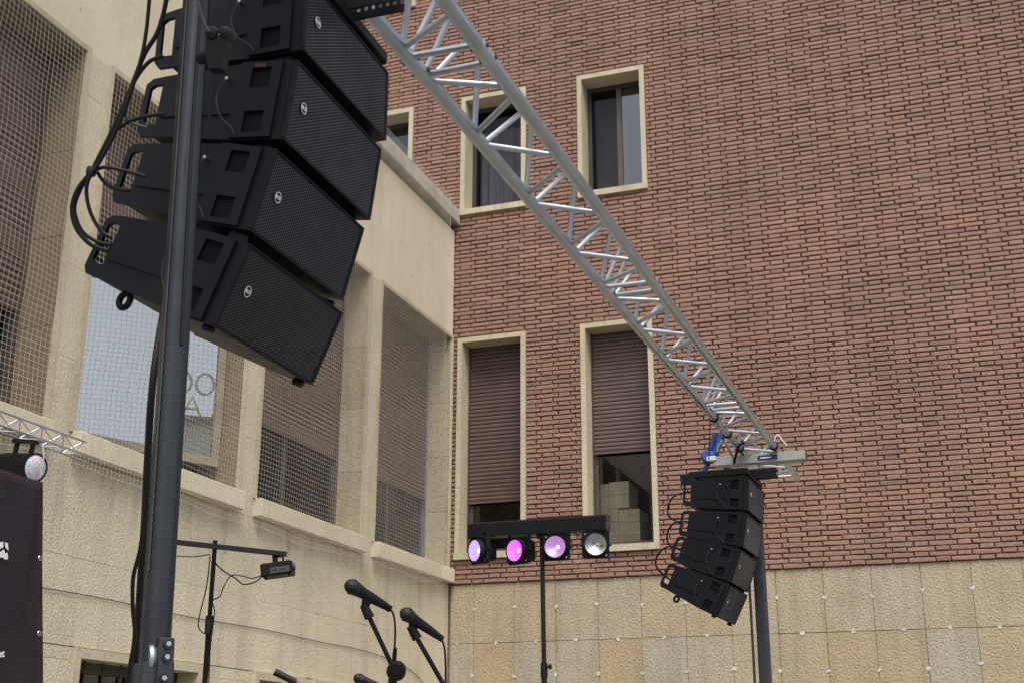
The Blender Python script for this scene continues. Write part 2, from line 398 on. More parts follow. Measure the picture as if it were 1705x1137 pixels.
for i, (s0, s1, z, h) in enumerate(bricks):
    w = s1-s0; dy = random.uniform(-.003, .003)
    if i in top:
        key = (round(w, 2), random.randrange(3))
        if key not in variants:
            v, f = brick_shape(key[0], CO-.0105, hash(key) % 9999); me = bpy.data.meshes.new('brick'); me.from_pydata(v, [], f); me.materials.append(MATS['brick_single']); variants[key] = me
        o = bpy.data.objects.new('brick', variants[key]); col.objects.link(o); o.parent = BB
        o.location = Vector(((s0+s1)/2, dy, z)) - BB.location; o.rotation_euler = (0, R(random.uniform(-.35, .35)), 0); tn = tone(); o.color = (tn, tn, tn, 1)
    else:
        v, f = brick_shape(w, h, i); n = len(V); cx = (s0+s1)/2
        V += [(p[0]+cx-BB.location.x, p[1]+dy-BB.location.y, p[2]+z-BB.location.z) for p in v]; F_ += [tuple(n+k for k in q) for q in f]; T_ += [tone()]*len(f)
me = bpy.data.meshes.new('brickwork'); me.from_pydata(V, [], F_); me.materials.append(MATS['brick_many'])
at_ = me.attributes.new('tone', 'FLOAT', 'FACE'); at_.data.foreach_set('value', T_)
o = bpy.data.objects.new('brickwork', me); col.objects.link(o); o.parent = BB; tag(o, kind='stuff')

# stone slabs of the base
def slab(parent, lo, hi, m, tn, name='stone_slab', axis='y', jit=.002):
    w = [hi[k]-lo[k] for k in range(3)]; cc = Vector([(hi[k]+lo[k])/2 for k in range(3)])
    b = MB().box([-x/2 for x in w], [x/2 for x in w], bev=.0035 if axis == 'y' else .0012)
    o = b.build(name, m); o.parent = parent; o.location = cc - wloc(parent); o.color = (tn, tn, tn, 1)
    if axis == 'y': o.location.y += random.uniform(-jit, jit)
    else: o.location.x += random.uniform(-jit, jit)
    return o
xs = [.012, .276] + [.276+.4445*k for k in range(1, 20)]
zs = [-.014, -.618, -1.228, -1.84, -2.45, -3.06, GZ]
tones = {}
for i in range(len(xs)-1):
    for j in range(len(zs)-1):
        tn = random.choice([.2, .3, .38, .42, .46, .5, .5, .53, .56, .6, .65, .75])
        if (i, j) in ((1, 1), (4, 1), (9, 1)): tn = .85
        if (i, j) in ((5, 1), (11, 1), (2, 1)): tn = .12
        slab(BB, (xs[i]+.0016, .022, zs[j+1]+.0016), (xs[i+1]-.0016, .052, zs[j]-.0016), 'stone_slab', tn)
def patch(parent, c, r, axis):
    n = 9; b = MB(); pr = []
    for k in range(n):
        a = 2*math.pi*k/n; q = r*random.uniform(.35, 1.4); pr.append((q*math.cos(a), q*math.sin(a)*random.uniform(.7, 1.1)))
    b.prism(pr, axis, -.0035, .004) if axis == 'y' else b.prism(pr, 'x', -.004, .0035)
    o = b.build('mortar_patch', 'patch_white'); o.parent = parent; o.location = Vector(c) - wloc(parent); return o
for i in range(1, 14):
    x = xs[i]
    for z in (-.28, -.95):
        patch(BB, (x+random.uniform(-.01, .01), .0215, z+random.uniform(-.02, .02)), .021, 'y')
    patch(BB, (x+.225+random.uniform(-.03, .03), .0215, -.615), .023, 'y')
patch(BB, (.10, .0215, -.615), .018, 'y')

# roller shutter slat mesh (shared per width)
SL_P = .0445
slat_cache = {}
def slat_mesh(w, m, axis):
    key = (round(w, 4), m, axis)
    if key not in slat_cache:
        b = MB(); prof = [(.004, -.021), (-.004, -.0185), (-.0085, -.008), (-.0085, .008), (-.004, .0185), (.003, .0215)]
        # profile (outward depth, z), extruded along width
        if axis == 'x':
            for i in range(len(prof)-1):
                (d0, z0), (d1, z1) = prof[i], prof[i+1]; b.quad((-w/2, d0, z0), (w/2, d0, z0), (w/2, d1, z1), (-w/2, d1, z1))
            b.quad((-w/2, prof[-1][0], prof[-1][1]), (w/2, prof[-1][0], prof[-1][1]), (w/2, .006, prof[0][1]-.001), (-w/2, .006, prof[0][1]-.001))
        else:
            for i in range(len(prof)-1):
                (d0, z0), (d1, z1) = prof[i], prof[i+1]; b.quad((-d0, -w/2, z0), (-d0, w/2, z0), (-d1, w/2, z1), (-d1, -w/2, z1))
            b.quad((-prof[-1][0], -w/2, prof[-1][1]), (-prof[-1][0], w/2, prof[-1][1]), (-.006, w/2, prof[0][1]-.001), (-.006, -w/2, prof[0][1]-.001))
        me = bpy.data.meshes.new('slat'); me.from_pydata(b.v, [], b.f); me.materials.append(MATS[m]); slat_cache[key] = me
    return slat_cache[key]
def slats(parent, center, w, zlow, zhigh, m, axis):
    me = slat_mesh(w, m, axis); z = zlow+.022
    while z < zhigh:
        o = bpy.data.objects.new('slat', me); col.objects.link(o); o.parent = parent
        o.location = Vector((center[0], center[1], z)) - wloc(parent)
        if axis == 'x': o.location.y += random.uniform(-.001, .001)
        else: o.location.x += random.uniform(-.001, .001)
        z += SL_P
def sub(parent, name, m, lo, hi, bev=0):
    return MB().box(lo, hi, bev=bev).build(name, m, parent)
SW = .055           # surround face width
def brick_window(i, x0, x1, z0, z1):
    w = bpy.data.objects.new('window', None); col.objects.link(w); w.parent = BB; w.location = Vector(((x0+x1)/2, .0, z0)) - BB.location
    f0, f1 = -.022, .30
    a = sub(w, 'jamb', 'trim_paint', (x0, f0, z0), (x0+SW, f1, z1)); b = sub(w, 'jamb', 'trim_paint', (x1-SW, f0, z0), (x1, f1, z1))
    c = sub(w, 'lintel', 'trim_paint', (x0+SW, f0+.001, z1-SW), (x1-SW, f1, z1)); d = sub(w, 'sill', 'trim_paint', (x0-.004, f0-.014, z0-.012), (x1+.004, f1, z0+SW))
    for q in (a, b, c, d): tn = random.random(); q.color = (tn, tn, tn, 1)
    # frame and panes
    fx0, fx1, fz0, fz1 = x0+SW, x1-SW, z0+SW, z1-SW
    fm = 'frame_brown' if i in (0, 1) else 'frame_dark'; y0, y1 = .225, .275
    if i in (0, 1): y0, y1 = .245, .295
    sub(w, 'frame_stile', fm, (fx0, y0, fz0), (fx0+.045, y1, fz1)); sub(w, 'frame_stile', fm, (fx1-.045, y0, fz0), (fx1, y1, fz1))
    sub(w, 'frame_rail', fm, (fx0+.045, y0+.001, fz0), (fx1-.045, y1, fz0+.07)); sub(w, 'frame_rail', fm, (fx0+.045, y0+.001, fz1-.05), (fx1-.045, y1, fz1))
    ym = (y0+y1)/2; px0, px1, pz0, pz1 = fx0+.045, fx1-.045, fz0+.07, fz1-.05
    def pane(a, b, c, d, y=ym, m='glass'): MB().quad((a, y, c), (b, y, c), (b, y, d), (a, y, d)).build('pane', m, w)
    if i == 0:
        pane(px0, px1, pz0, pz1); slats(w, ((fx0+fx1)/2, .215), fx1-fx0-.03, .90, fz1, 'shutter', 'x')
        sub(w, 'shutter_rail', 'shutter', (fx0+.012, .205, .872), (fx1-.012, .226, .898))
    elif i == 1:
        pane(px0, px1, pz0, pz1); slats(w, ((fx0+fx1)/2, .215), fx1-fx0-.03, 1.335, fz1, 'shutter', 'x')
        sub(w, 'shutter_rail', 'shutter', (fx0+.012, .205, 1.307), (fx1-.012, .226, 1.333))
    elif i in (3, 6, 7):
        xm = (px0+px1)/2+.03
        sub(w, 'sash_stile', 'frame_brown', (xm-.025, .228, pz0), (xm+.03, .272, pz1)); pane(xm+.03, px1, pz0, pz1, m='glass_bright'); pane(px0, xm-.025, pz0, pz1, m='glass_dull')
        MB().quad((px0-.05, .62, fz0-.1), (xm, .62, fz0-.1), (xm, .62, fz1), (px0-.05, .62, fz1)).build('inner_blind', 'curtain', w)
    elif i == 4: pane(px0, px1, pz0, pz1)
    else:
        pane(px0, px1, pz0, pz1, m='glass_dull')
        # gathered curtain behind the glass
        n = 60; b = MB(); xa = px0 if i != 2 else px0
        P = []
        for k in range(n+1):
            u = k/n; P.append((px0+(px1-px0)*u, .36+.018*math.sin(u*41+i)+.012*math.sin(u*17)))
        for k in range(n): b.quad((P[k][0], P[k][1], fz0-.1), (P[k+1][0], P[k+1][1], fz0-.1), (P[k+1][0], P[k+1][1], fz1-.25), (P[k][0], P[k][1], fz1-.25))
        b.build('curtain', 'curtain', w, True)
    if i in (0, 1):
        for xx in (fx0, fx1-.012): sub(w, 'shutter_guide', 'frame_brown', (xx, .19, fz0), (xx+.012, .235, fz1))
    return w
for i, q in enumerate(BW): brick_window(i, *q)
# table inside lower right window with cartons
MB().box((1.25, .34, .33), (2.5, 1.0, .388)).build('inner_sill', 'interior', BB)
def carton(label, lo, hi, tape):
    t = thing('cardboard_box', label, 'box', ((lo[0]+hi[0])/2, (lo[1]+hi[1])/2, lo[2]), 'cartons stacked behind the window')
    MB().box(lo, hi, bev=.003).build('carton', 'cardboard', t)
    xm = (lo[0]+hi[0])/2
    if tape:
        MB().box((xm-.022, lo[1]-.0015, hi[2]-.10), (xm+.022, lo[1]+.001, hi[2]+.0012)).build('tape', 'tape', t)
        MB().box((lo[0]+.004, lo[1]-.001, (lo[2]+hi[2])/2-.002), (hi[0]-.004, lo[1]+.001, (lo[2]+hi[2])/2+.001)).build('seam', 'frame_brown', t)
carton('topmost taped brown carton of the stack behind the lower right window', (1.66, .35, .752), (1.875, .74, 1.032), True)
carton('brown carton tucked left of the topmost carton, behind lower right window', (1.56, .37, .752), (1.652, .74, 1.022), False)
carton('middle-row left brown carton in the stack behind the window', (1.56, .35, .462), (1.752, .74, .748), True)
carton('middle-row right brown carton in the stack behind the window', (1.760, .35, .462), (1.985, .74, .735), True)
carton('flat bottom left carton of the stack on the inner window sill', (1.56, .345, .390), (1.752, .74, .459), False)
carton('flat bottom right carton of the stack on the inner window sill', (1.760, .345, .390), (1.985, .74, .459), False)

# ------------------------------------------------------------------ stone wing on the left
SB = thing('stone_building', 'lower beige stone-clad wing on the left with tall windows and grey cornice', 'building', (-2, -6, GZ))
YN = -11.0; ZC = 3.985
LW = [(-1.84, -.05, .145, 2.69), (-3.95, -2.11, .145, 2.69), (-6.155, -4.235, .145, 2.69), (-8.36, -6.44, .145, 2.69), (-10.6, -8.65, .145, 2.69)]
LB = [(-5.925, -4.512, -2.2, -1.150), (-3.80, -3.02, -2.2, -1.145), (-2.86, -2.1, -2.2, -1.145), (-8.1, -6.7, -2.2, -1.15)]
holes = [(a, b, 0.0, d) for a, b, c, d in LW] + LB
mb = MB()
for a, b, c, d in cells(YN, -.0005, GZ, ZC, holes):
    mb.quad((-.02, b, c), (-.02, a, c), (-.02, a, d), (-.02, b, d)) ; mb.quad((-.30, a, c), (-.30, b, c), (-.30, b, d), (-.30, a, d))
mb.build('wall_core', 'joint', SB)
ph = .445
for (za, zb) in ((-3.06, GZ), (-2.45, -3.06), (-1.84, -2.45), (-1.228, -1.84), (-.615, -1.228), (0.0, -.615), (.6, 0), (1.2, .6), (1.8, 1.2), (2.4, 1.8), (2.69, 2.4), (3.30, 2.69), (ZC, 3.30)):
    stag = 0 if za <= 0 else .22
    ys = [YN+ph*k+stag for k in range(1, 26) if YN+ph*k+stag < -.1]
    if 0 < za <= 2.69: ys = []
    for a, b, c, d in cells(YN, -.003, zb, za, [h for h in holes if h[2] < za and h[3] > zb], ys):
        if b-a < .02 or d-c < .02: continue
        tn = min(1, max(0, random.gauss(.5, .2)+(.12 if za > 2.6 else 0)))
        slab(SB, (-.022, a+.0006, c+.0006), (0, b-.0006, d-.0006), 'stone_panel' if za <= 2.7 else 'stone_smooth', tn, 'stone_panel', 'x', .0008)
for k in range(22):
    y = -.3-k*.4445
    if any(a < y < b for a, b, *_ in LB): zz = (-.3,)
    else: zz = (-.3, -.93)
    for z in zz: patch(SB, (.0015, y+random.uniform(-.02, .02), z+random.uniform(-.02, .02)), .012, 'x')
    for z in (3.0, 3.58): patch(SB, (.0015, y+random.uniform(-.05, .05), z+random.uniform(-.05, .05)), .014, 'x')
cor = MB().prism([(-.35, 4.062), (.060, 4.062), (.066, 4.068), (.066, 4.236), (-.35, 4.246)], 'y', YN, -.006).build('cornice', 'concrete', SB)
MB().box((-.35, YN, ZC-.01), (-.30, -.006, 4.062)).build('frieze_band', 'roofing', SB); MB().box((-4.2, YN, 4.06), (-.36, -.006, 4.2)).build('roof', 'roofing', SB)
MB().box((-4.4, YN, GZ), (-4.2, -.01, ZC+.1)).build('rear_wall', 'concrete', SB); MB().box((-4.2, YN-.2, GZ), (-.02, YN, ZC)).build('end_wall', 'concrete', SB)
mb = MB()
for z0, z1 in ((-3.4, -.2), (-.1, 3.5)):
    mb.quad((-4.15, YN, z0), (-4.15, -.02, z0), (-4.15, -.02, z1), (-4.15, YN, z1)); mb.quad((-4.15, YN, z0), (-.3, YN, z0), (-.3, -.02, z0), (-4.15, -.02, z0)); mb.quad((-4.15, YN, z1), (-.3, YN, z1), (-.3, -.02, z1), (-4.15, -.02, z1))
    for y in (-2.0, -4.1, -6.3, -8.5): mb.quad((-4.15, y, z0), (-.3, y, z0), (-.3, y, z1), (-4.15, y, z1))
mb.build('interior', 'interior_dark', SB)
def wing_window(i, y0, y1, z0, z1):
    w = bpy.data.objects.new('window', None); col.objects.link(w); w.parent = SB; w.location = Vector((0, (y0+y1)/2, z0)) - SB.location
    X0 = -.32; parts = []
    # reveal stones, split in courses
    for (yy, sgn) in ((y0, 1), (y1, -1)):
        za = z0
        for zb in (.75, 1.35, 1.95, 2.55, z1):
            a, b = (yy-.012, yy+.022) if sgn > 0 else (yy-.022, yy+.012)
            parts.append(sub(w, 'reveal_stone', 'reveal_deep_shade' if i in (2, 3) else 'reveal_shade', (X0, a, za+.0015), (.001, b, zb-.0015), .002)); za = zb
    parts.append(sub(w, 'head_stone', 'soffit_shade', (X0, y0+.022, z1-.022), (.001, y1-.022, z1+.012)))
    # narrow raised trim around the opening
    for a, b in ((y0-.034, y0+.004), (y1-.004, y1+.034)): 
        if b < 0: parts.append(sub(w, 'trim', 'trim_paint', (.002, a, z0), (.020, b, z1+.034)))
    parts.append(sub(w, 'trim', 'trim_paint', (.002, y0+.004, z1-.004), (.019, min(y1-.004, -.02), z1+.034)))
    parts.append(sub(w, 'sill', 'stone_smooth', (X0, y0-.012, .004), (.078, min(y1+.03, -.008), .145), .006))
    for q in parts: tn = random.random(); q.color = (tn, tn, tn, 1)
    a, b = y0+.022, y1-.022; xs_ = -.262
    for yy in (a, b-.03): sub(w, 'shutter_guide', 'aluminium_dull' if i == 0 else 'frame_brown', (xs_-.02, yy, z0), (xs_+.022, yy+.03, z1-.022))
    zl = {0: .905, 1: .905, 2: 1.72, 3: .885, 4: .3}[i]
    slats(w, (xs_, (a+b)/2), b-a-.05, zl, z1-.04, 'shutter_side', 'y')
    sub(w, 'shutter_rail', 'frame_brown', (xs_-.012, a+.03, zl-.03), (xs_+.012, b-.03, zl))
    if i == 2:
        # open reflecting sash, hinged on the right, left side swung into the room
        M = Matrix.Translation((-.15, b-.02, 0)) @ Matrix.Rotation(R(24.2), 4, 'Z').inverted()
        L = 1.80; zb, zt = .335, 1.78
        S = MB()
        S.box((-.022, -L, zb), (.022, 0, zb+.065), M); S.box((-.022, -L, zt-.06), (.022, 0, zt), M); S.box((-.021, -L, zb+.065), (.021, -L+.06, zt-.06), M); S.box((-.021, -.06, zb+.065), (.021, 0, zt-.06), M)
        S.build('open_sash', 'sash_olive', w)
        MB().quad(*[M @ Vector(q) for q in ((.004, -L+.06, zb+.065), (.004, -.06, zb+.065), (.004, -.06, zt-.06), (.004, -L+.06, zt-.06))]).build('pane', 'glass_mirror', w)
        sub(w, 'frame_stile', 'frame_brown', (-.29, b-.06, z0), (-.17, b, zl)) ; sub(w, 'frame_rail', 'frame_brown', (-.31, a, z0), (-.285, b-.06, z0+.10))
    else:
        sub(w, 'frame_rail', 'frame_dark', (-.318, a, z0), (-.285, b, z0+.07)); ym = (a+b)/2
        for yy in (a, ym-.04, b-.06): sub(w, 'frame_stile', 'frame_dark', (-.318, yy, z0+.07), (-.285, yy+.06, z1-.03))
        for c, d in ((a+.06, ym-.04), (ym+.02, b-.06)): MB().quad((-.30, c, z0+.07), (-.30, d, z0+.07), (-.30, d, z1-.03), (-.30, c, z1-.03)).build('pane', 'glass_dull', w)
for i, q in enumerate(LW): wing_window(i, *q)
def base_window(y0, y1, z0, z1):
    w = bpy.data.objects.new('base_window', None); col.objects.link(w); w.parent = SB; w.location = Vector((0, (y0+y1)/2, z0)) - SB.location
    P = [sub(w, 'jamb', 'trim_paint', (-.22, y0, z0), (.022, y0+.06, z1)), sub(w, 'jamb', 'trim_paint', (-.22, y1-.06, z0), (.022, y1, z1)), sub(w, 'lintel', 'trim_paint', (-.22, y0+.06, z1-.06), (.021, y1-.06, z1)), sub(w, 'sill', 'trim_paint', (-.22, y0+.06, z0), (.03, y1-.06, z0+.06))]
    for q in P: q.color = (.6, .6, .6, 1)
    a, b, c, d = y0+.06, y1-.06, z0+.06, z1-.06; ym = a+(b-a)*.55
    sub(w, 'frame_rail', 'frame_dark', (-.2, a, d-.07), (-.15, b, d)); sub(w, 'frame_rail', 'frame_dark', (-.2, a, c), (-.15, b, c+.07))
    for yy in (a, ym, b-.05): sub(w, 'frame_stile', 'frame_dark', (-.2, yy, c+.07), (-.15, yy+.05, d-.07))
    MB().quad((-.17, a, c), (-.17, b, c), (-.17, b, d), (-.17, a, d)).build('pane', 'glass', w)
    for k in range(1, 7):
        yy = a+(b-a)*k/7; MB().tube([(-.09, yy, c), (-.09, yy, d)], .008, 6).build('bar', 'frame_dark', w)
for q in LB: base_window(*q)

# bird net over the wing
def wob(y, z):
    return .016*math.sin(y*1.9+z*1.3)+.010*math.sin(y*4.7-z*2.9+1)+.006*math.sin(z*7.3+y*.7)
def netpt(y, z):
    # hangs from the cornice, passes the sills, sags along the lower hem
    x = .122 - .025*math.exp(-((z-2.0)/1.4)**2) + wob(y, z)*.8*min(1, max(.15, (4.0-z)*1.5))
    dy = .010*math.sin(z*2.3+y*3.1)+.005*math.sin(z*9+y*2)
    hem = max(0, (.35-z)/.5); dz = .008*math.sin(y*2.7+z*1.7)-hem*.010*math.sin(y*5.1)-.012*hem*math.sin(y*1.45+.5)
    if y > -1.0 and z < .6: dz += (y+1.0)*.12*max(0, (.6-z)/.7)
    return Vector((x, y+dy, z+dz))
net = MB(); Y0, Y1, Z0, Z1 = -9.6, -.42, -.105, 4.25
NP = .0378; ny = int((Y1-Y0)/NP); nz = int((Z1-Z0)/NP)
for i in range(ny+1):
    y = Y1-i*NP; net.tube([netpt(y, Z0+(Z1-Z0)*k/nz) for k in range(nz+1)], .0012 if i else .003, 3, False)
for k in range(nz+1):
    z = Z0+k*NP; net.tube([netpt(Y1-i*NP*1.5, z) for i in range(int(ny/1.5)+1)], .0012 if k else .0016, 3, False)
o = net.build('bird_net', 'net_cord', org=(0.12, -5, Z0)); tag(o, 'fine beige square-mesh bird net hanging over the stone wing and its windows', 'net')
# thin cable fixed along the stone wing
P = [(.008, y, -.835+.006*math.sin(y*3)) for y in np.arange(-10.5, -2.2, .25)] + [(.008, -1.8, -.85), (.008, -1.4, -.88), (.008, -1.0, -.93), (.008, -.7, -1.01), (.008, -.5, -1.13), (.008, -.42, -1.4), (.008, -.4, -2.2)]
tag(MB().tube(bez(P, 4), .0028, 5).build('wall_cable', 'rubber', org=(0, -5, -.84)), 'thin black cable fixed along the stone wing, dropping down near the corner', 'cable')

# ------------------------------------------------------------------ big truss
TX0, TZ = 3.845, .100
BX = lambda y: 4.062 + .0075*(y+9.55)          # right chord
AX = lambda y: 3.848 + .0075*(y+9.55)
CX = lambda y: 3.9405 + .0075*(y+9.55)
CZ = .300
TR = thing('truss', 'long silver triangular aluminium truss spanning between the two speaker towers', 'truss', (3.95, -7.5, TZ))
joints = [-11.55, -9.55, -7.55, -5.55, -3.55]
for k in range(4):
    y0, y1 = joints[k], joints[k+1]
    for fx, z in ((AX, TZ), (BX, TZ), (CX, CZ)):
        MB().tube([(fx(y0), y0+.002, z), (fx(y1), y1-.002, z)], .0225, 20).build('chord', 'aluminium_dull', TR, True)
    def br(f1, z1, a, f2, z2, b):
        p = Vector((f1(y0+a), y0+a, z1)); q = Vector((f2(y0+b), y0+b, z2)); MB().tube([p, q], .0098, 10).build('brace', 'aluminium', TR, True)
    for (f1, z1, f2, z2, s) in ((AX, TZ, BX, TZ, 0), (AX, TZ, CX, CZ, 1), (BX, TZ, CX, CZ, 1)):
        br(f1, z1, .055, f2, z2, .05); br(f1, z1, 1.945, f2, z2, 1.95)
        n1 = [.09, .46, .53, .96, 1.03, 1.46, 1.53, 1.90]; n2 = [.20, .26, .70, .76, 1.20, 1.26, 1.70, 1.77]
        for a, b in zip(n1, n2): br(f1, z1, a, f2, z2, b)
for y in joints[1:4]:
    for fx, z in ((AX, TZ), (BX, TZ), (CX, CZ)):
        MB().tube([(fx(y), y-.055, z), (fx(y), y+.055, z)], .0229, 20).build('coupler_sleeve', 'aluminium', TR, True)
        for d in (-.035, .035):
            MB().tube([(fx(y)-.027, y+d, z-.004), (fx(y)+.027, y+d, z+.004)], .008, 8).build('pin', 'frame_dark', TR)
for y in (joints[0], joints[-1]):
    for fx, z in ((AX, TZ), (BX, TZ), (CX, CZ)): MB().tube([(fx(y), y-.015, z), (fx(y), y+.03, z)], .0235, 16).build('end_cap', 'aluminium_dull', TR, True)

# ------------------------------------------------------------------ loudspeaker cabinets
HB, WB, DB = .0985, .235, .345
def proto_speaker():
    M = {}
    b = MB(); prof = [(-.006, HB), (-.11, HB), (-DB, .074), (-DB, -.080), (-.11, -HB), (-.006, -HB)]
    b.prism(prof, 'y', -WB, WB); M['cabinet'] = (b, 'black_plastic')
    g_ = MB(); p = .0082; cr = p/math.sqrt(3); hw, hh = WB-.010, HB-.004; th = .0016
    k = 0; y = -hw+cr
    while y < hw-cr*.9:
        z = -hh+p/2 + (p/2 if k % 2 else 0)
        while z < hh-p*.45:
            n = len(g_.v)
            for (rr, x) in ((1, 0), (.77, 0), (.77, -th)):
                for a in range(6): g_.v.append((x, y+cr*rr*math.cos(a*math.pi/3), z+cr*rr*math.sin(a*math.pi/3)))
            for a in range(6):
                c = (a+1) % 6; g_.f.append((n+a, n+c, n+6+c, n+6+a)); g_.f.append((n+6+a, n+6+c, n+12+c, n+12+a))
            z += p
        y += cr*1.5; k += 1
    M['grille'] = (g_, 'grille_metal')
    f = MB(); 
    f.box((-.010, -WB, HB-.004), (.002, WB, HB)); f.box((-.010, -WB, -HB), (.002, WB, -HB+.004)); f.box((-.010, -WB, -HB+.006), (.002, -WB+.011, HB-.006)); f.box((-.010, WB-.011, -HB+.006), (.002, WB, HB-.006))
    M['grille_frame'] = (f, 'black_plastic')
    M['baffle'] = (MB().quad((-.0055, -WB+.005, -HB+.005), (-.0055, WB-.005, -HB+.005), (-.0055, WB-.005, HB-.005), (-.0055, -WB+.005, HB-.005)), 'baffle')
    for s in (-1, 1):
        a, c = (-WB-.009, -WB+.001) if s < 0 else (WB-.001, WB+.009)
        pl = MB(); X = [-.135, -.105, -.055, -.030]; Z = [-HB+.004, -.082, -.030, .028, .080, HB-.004]
        for i in range(3):
            for j in range(5):
                if i == 1 and j in (1, 3): continue
                pl.box((X[i], a, Z[j]), (X[i+1], c, Z[j+1]))
        M['side_plate%d' % s] = (pl, 'black_plastic')
        for j, (q0, q1) in enumerate(((-.082, -.030), (.028, .080))):
            yy = -WB-.0015 if s < 0 else WB+.0015; M['pocket%d%d' % (s, j)] = (MB().box((-.105, min(yy, yy*.99), q0), (-.055, max(yy, yy*.99), q1)), 'black_pocket')
        # rear handle with an open slot
        y0, y1 = (-WB, -WB+.010) if s < 0 else (WB-.010, WB)
        h = MB(); ot = [(-DB+.002, .074), (-DB-.030, .069), (-DB-.046, .055), (-DB-.046, -.062), (-DB-.034, -.078), (-DB+.002, -.080)]
        it = [(-DB+.002, .054), (-DB-.022, .052), (-DB-.033, .044), (-DB-.033, -.040), (-DB-.026, -.048), (-DB+.002, -.050)]
        for i in range(5): h.prism([ot[i], ot[i+1], it[i+1], it[i]], 'y', y0, y1)
        M['handle%d' % s] = (h, 'black_plastic')
        yy = -WB-.004 if s < 0 else WB+.004
        M['ridge%d' % s] = (MB().box((-DB+.01, min(yy, yy*.97), -.033), (-.15, max(yy, yy*.97), -.029)), 'black_plastic')
        M['pin%d' % s] = (MB().tube([(-.165, yy*.98, .052), (-.165, yy*1.05, .052)], .0042, 10), 'steel')
        M['lanyard%d' % s] = (MB().tube(bez([(-.165, yy*1.05, .052), (-.185, yy*1.03, .01), (-.165, yy*1.03, -.04), (-.13, yy*1.05, -.07), (-.115, yy*1.05, -.09)], 5), .0013, 5), 'frame_dark')
        M['rigging_lug%d' % s] = (MB().prism([(-.075, HB-.002), (-.020, HB-.002), (-.026, HB+.018), (-.068, HB+.018)], 'y', (WB-.018)*s-.004, (WB-.018)*s+.004), 'black_plastic')
    bc = Vector((.002, -WB+.060, .006)); bs = .84
    M['badge'] = (MB().lathe([(0, .0016), (.013, .0016), (.013, 0)], Matrix.Translation(bc), 20, 'x'), 'black_plastic')
    M['badge_ring'] = (MB().lathe([(.0112, .0018), (.0112, .0026), (.013, .0026), (.013, .0018)], Matrix.Translation(bc), 24, 'x'), 'white_print')
    out = {}
    for k, (b, m) in M.items():
        nm = ''.join(ch for ch in k if not ch.isdigit() and ch != '-'); o = b.build(nm, m, None, k.startswith(('badge', 'pin', 'lany'))); out[k] = o
    e = bpy.data.objects.new('tmp', None); col.objects.link(e)
    TM = Matrix.Translation(bc+Vector((.0022, 0, 0))) @ Matrix(((0, 0, 1, 0), (1, 0, 0, 0), (0, 1, 0, 0), (0, 0, 0, 1)))
    out['badge_lettering'] = textmesh('badge_lettering', 'RCF', .0108, 'white_print', e, TM, .0004, .0005)
    return out, e
SPK, SPE = proto_speaker(); first = [True]
SUBP = {'badge_ring': 'badge', 'badge_lettering': 'badge', 'grille_frame': None, 'pocket-10': 'side_plate-1', 'pocket-11': 'side_plate-1', 'pocket10': 'side_plate1', 'pocket11': 'side_plate1', 'lanyard-1': 'pin-1', 'lanyard1': 'pin1'}
def speaker(label, c, pit, yaw, group):
    root = bpy.data.objects.new('loudspeaker', None); col.objects.link(root); tag(root, label, 'loudspeaker', group)
    root.matrix_world = Matrix.Translation(c) @ Matrix.Rotation(yaw, 4, 'Z') @ Matrix.Rotation(pit, 4, 'Y')
    made = {}
    for k in sorted(SPK, key=lambda q: 1 if SUBP.get(q) else 0):
        o = SPK[k] if first[0] else SPK[k].copy()
        if not first[0]: col.objects.link(o)
        par = SUBP.get(k); o.parent = made[par] if par else root; o.matrix_parent_inverse = Matrix(); made[k] = o
    if first[0]: bpy.data.objects.remove(SPE)
    first[0] = False
    return root
NYAW = R(1.5)
near = [((3.925, -10.113, -.215), 0), ((3.902, -10.116, -.437), 7.1), ((3.846, -10.112, -.648), 15.2), ((3.788, -10.118, -.868), 22.5)]
NL = ['topmost black line-array loudspeaker of the near hanging column, cut by picture top', 'second from top black loudspeaker of the near hanging column', 'third from top black loudspeaker of the near hanging column', 'lowest black loudspeaker of the near hanging column, tilted most downward']
for (c, p), l in zip(near, NL): SPN = speaker(l, c, R(p), NYAW, 'loudspeakers of the near line array')
sp2 = [o for o in bpy.data.objects if o.get('label') == NL[1]][0]
MB().box((-.10, -WB-.0105, HB-.020), (-.07, -WB-.0085, HB-.010)).build('label_plate', 'red_lens', sp2, org=(0, 0, 0))
FLT = ['topmost black loudspeaker of the far column, just under the perforated fly bar', 'second from top black loudspeaker of the far hanging column', 'third from top black loudspeaker of the far hanging column', 'lowest black loudspeaker of the far hanging column in front of the stone base']
far = [((4.023, -4.86, -.312), 4.5), ((3.993, -4.86, -.526), 10.5), ((3.931, -4.86, -.732), 20), ((3.850, -4.86, -.930), 27)]
for (c, p), l in zip(far, FLT): SPF = speaker(l, c, R(p), R(-1.5), 'loudspeakers of the far line array')
def underlugs(root):
    MB().box((-.04, WB-.036, -HB-.016), (-.012, WB-.012, -HB+.001), bev=.005).build('foot', 'black_plastic', root, org=(0, 0, 0))
    MB().box((-.04, -WB+.012, -HB-.012), (-.012, -WB+.036, -HB+.001), bev=.005).build('foot', 'black_plastic', root, org=(0, 0, 0))
    a = [(-.27+.014*math.cos(q), -WB+.03, -.105+.017*math.sin(q)) for q in np.linspace(0, 2*math.pi, 16)]
    MB().tube(a, .0075, 8).build('eye_bolt', 'black_plastic', root, org=(0, 0, 0))
underlugs(SPN); underlugs(SPF)

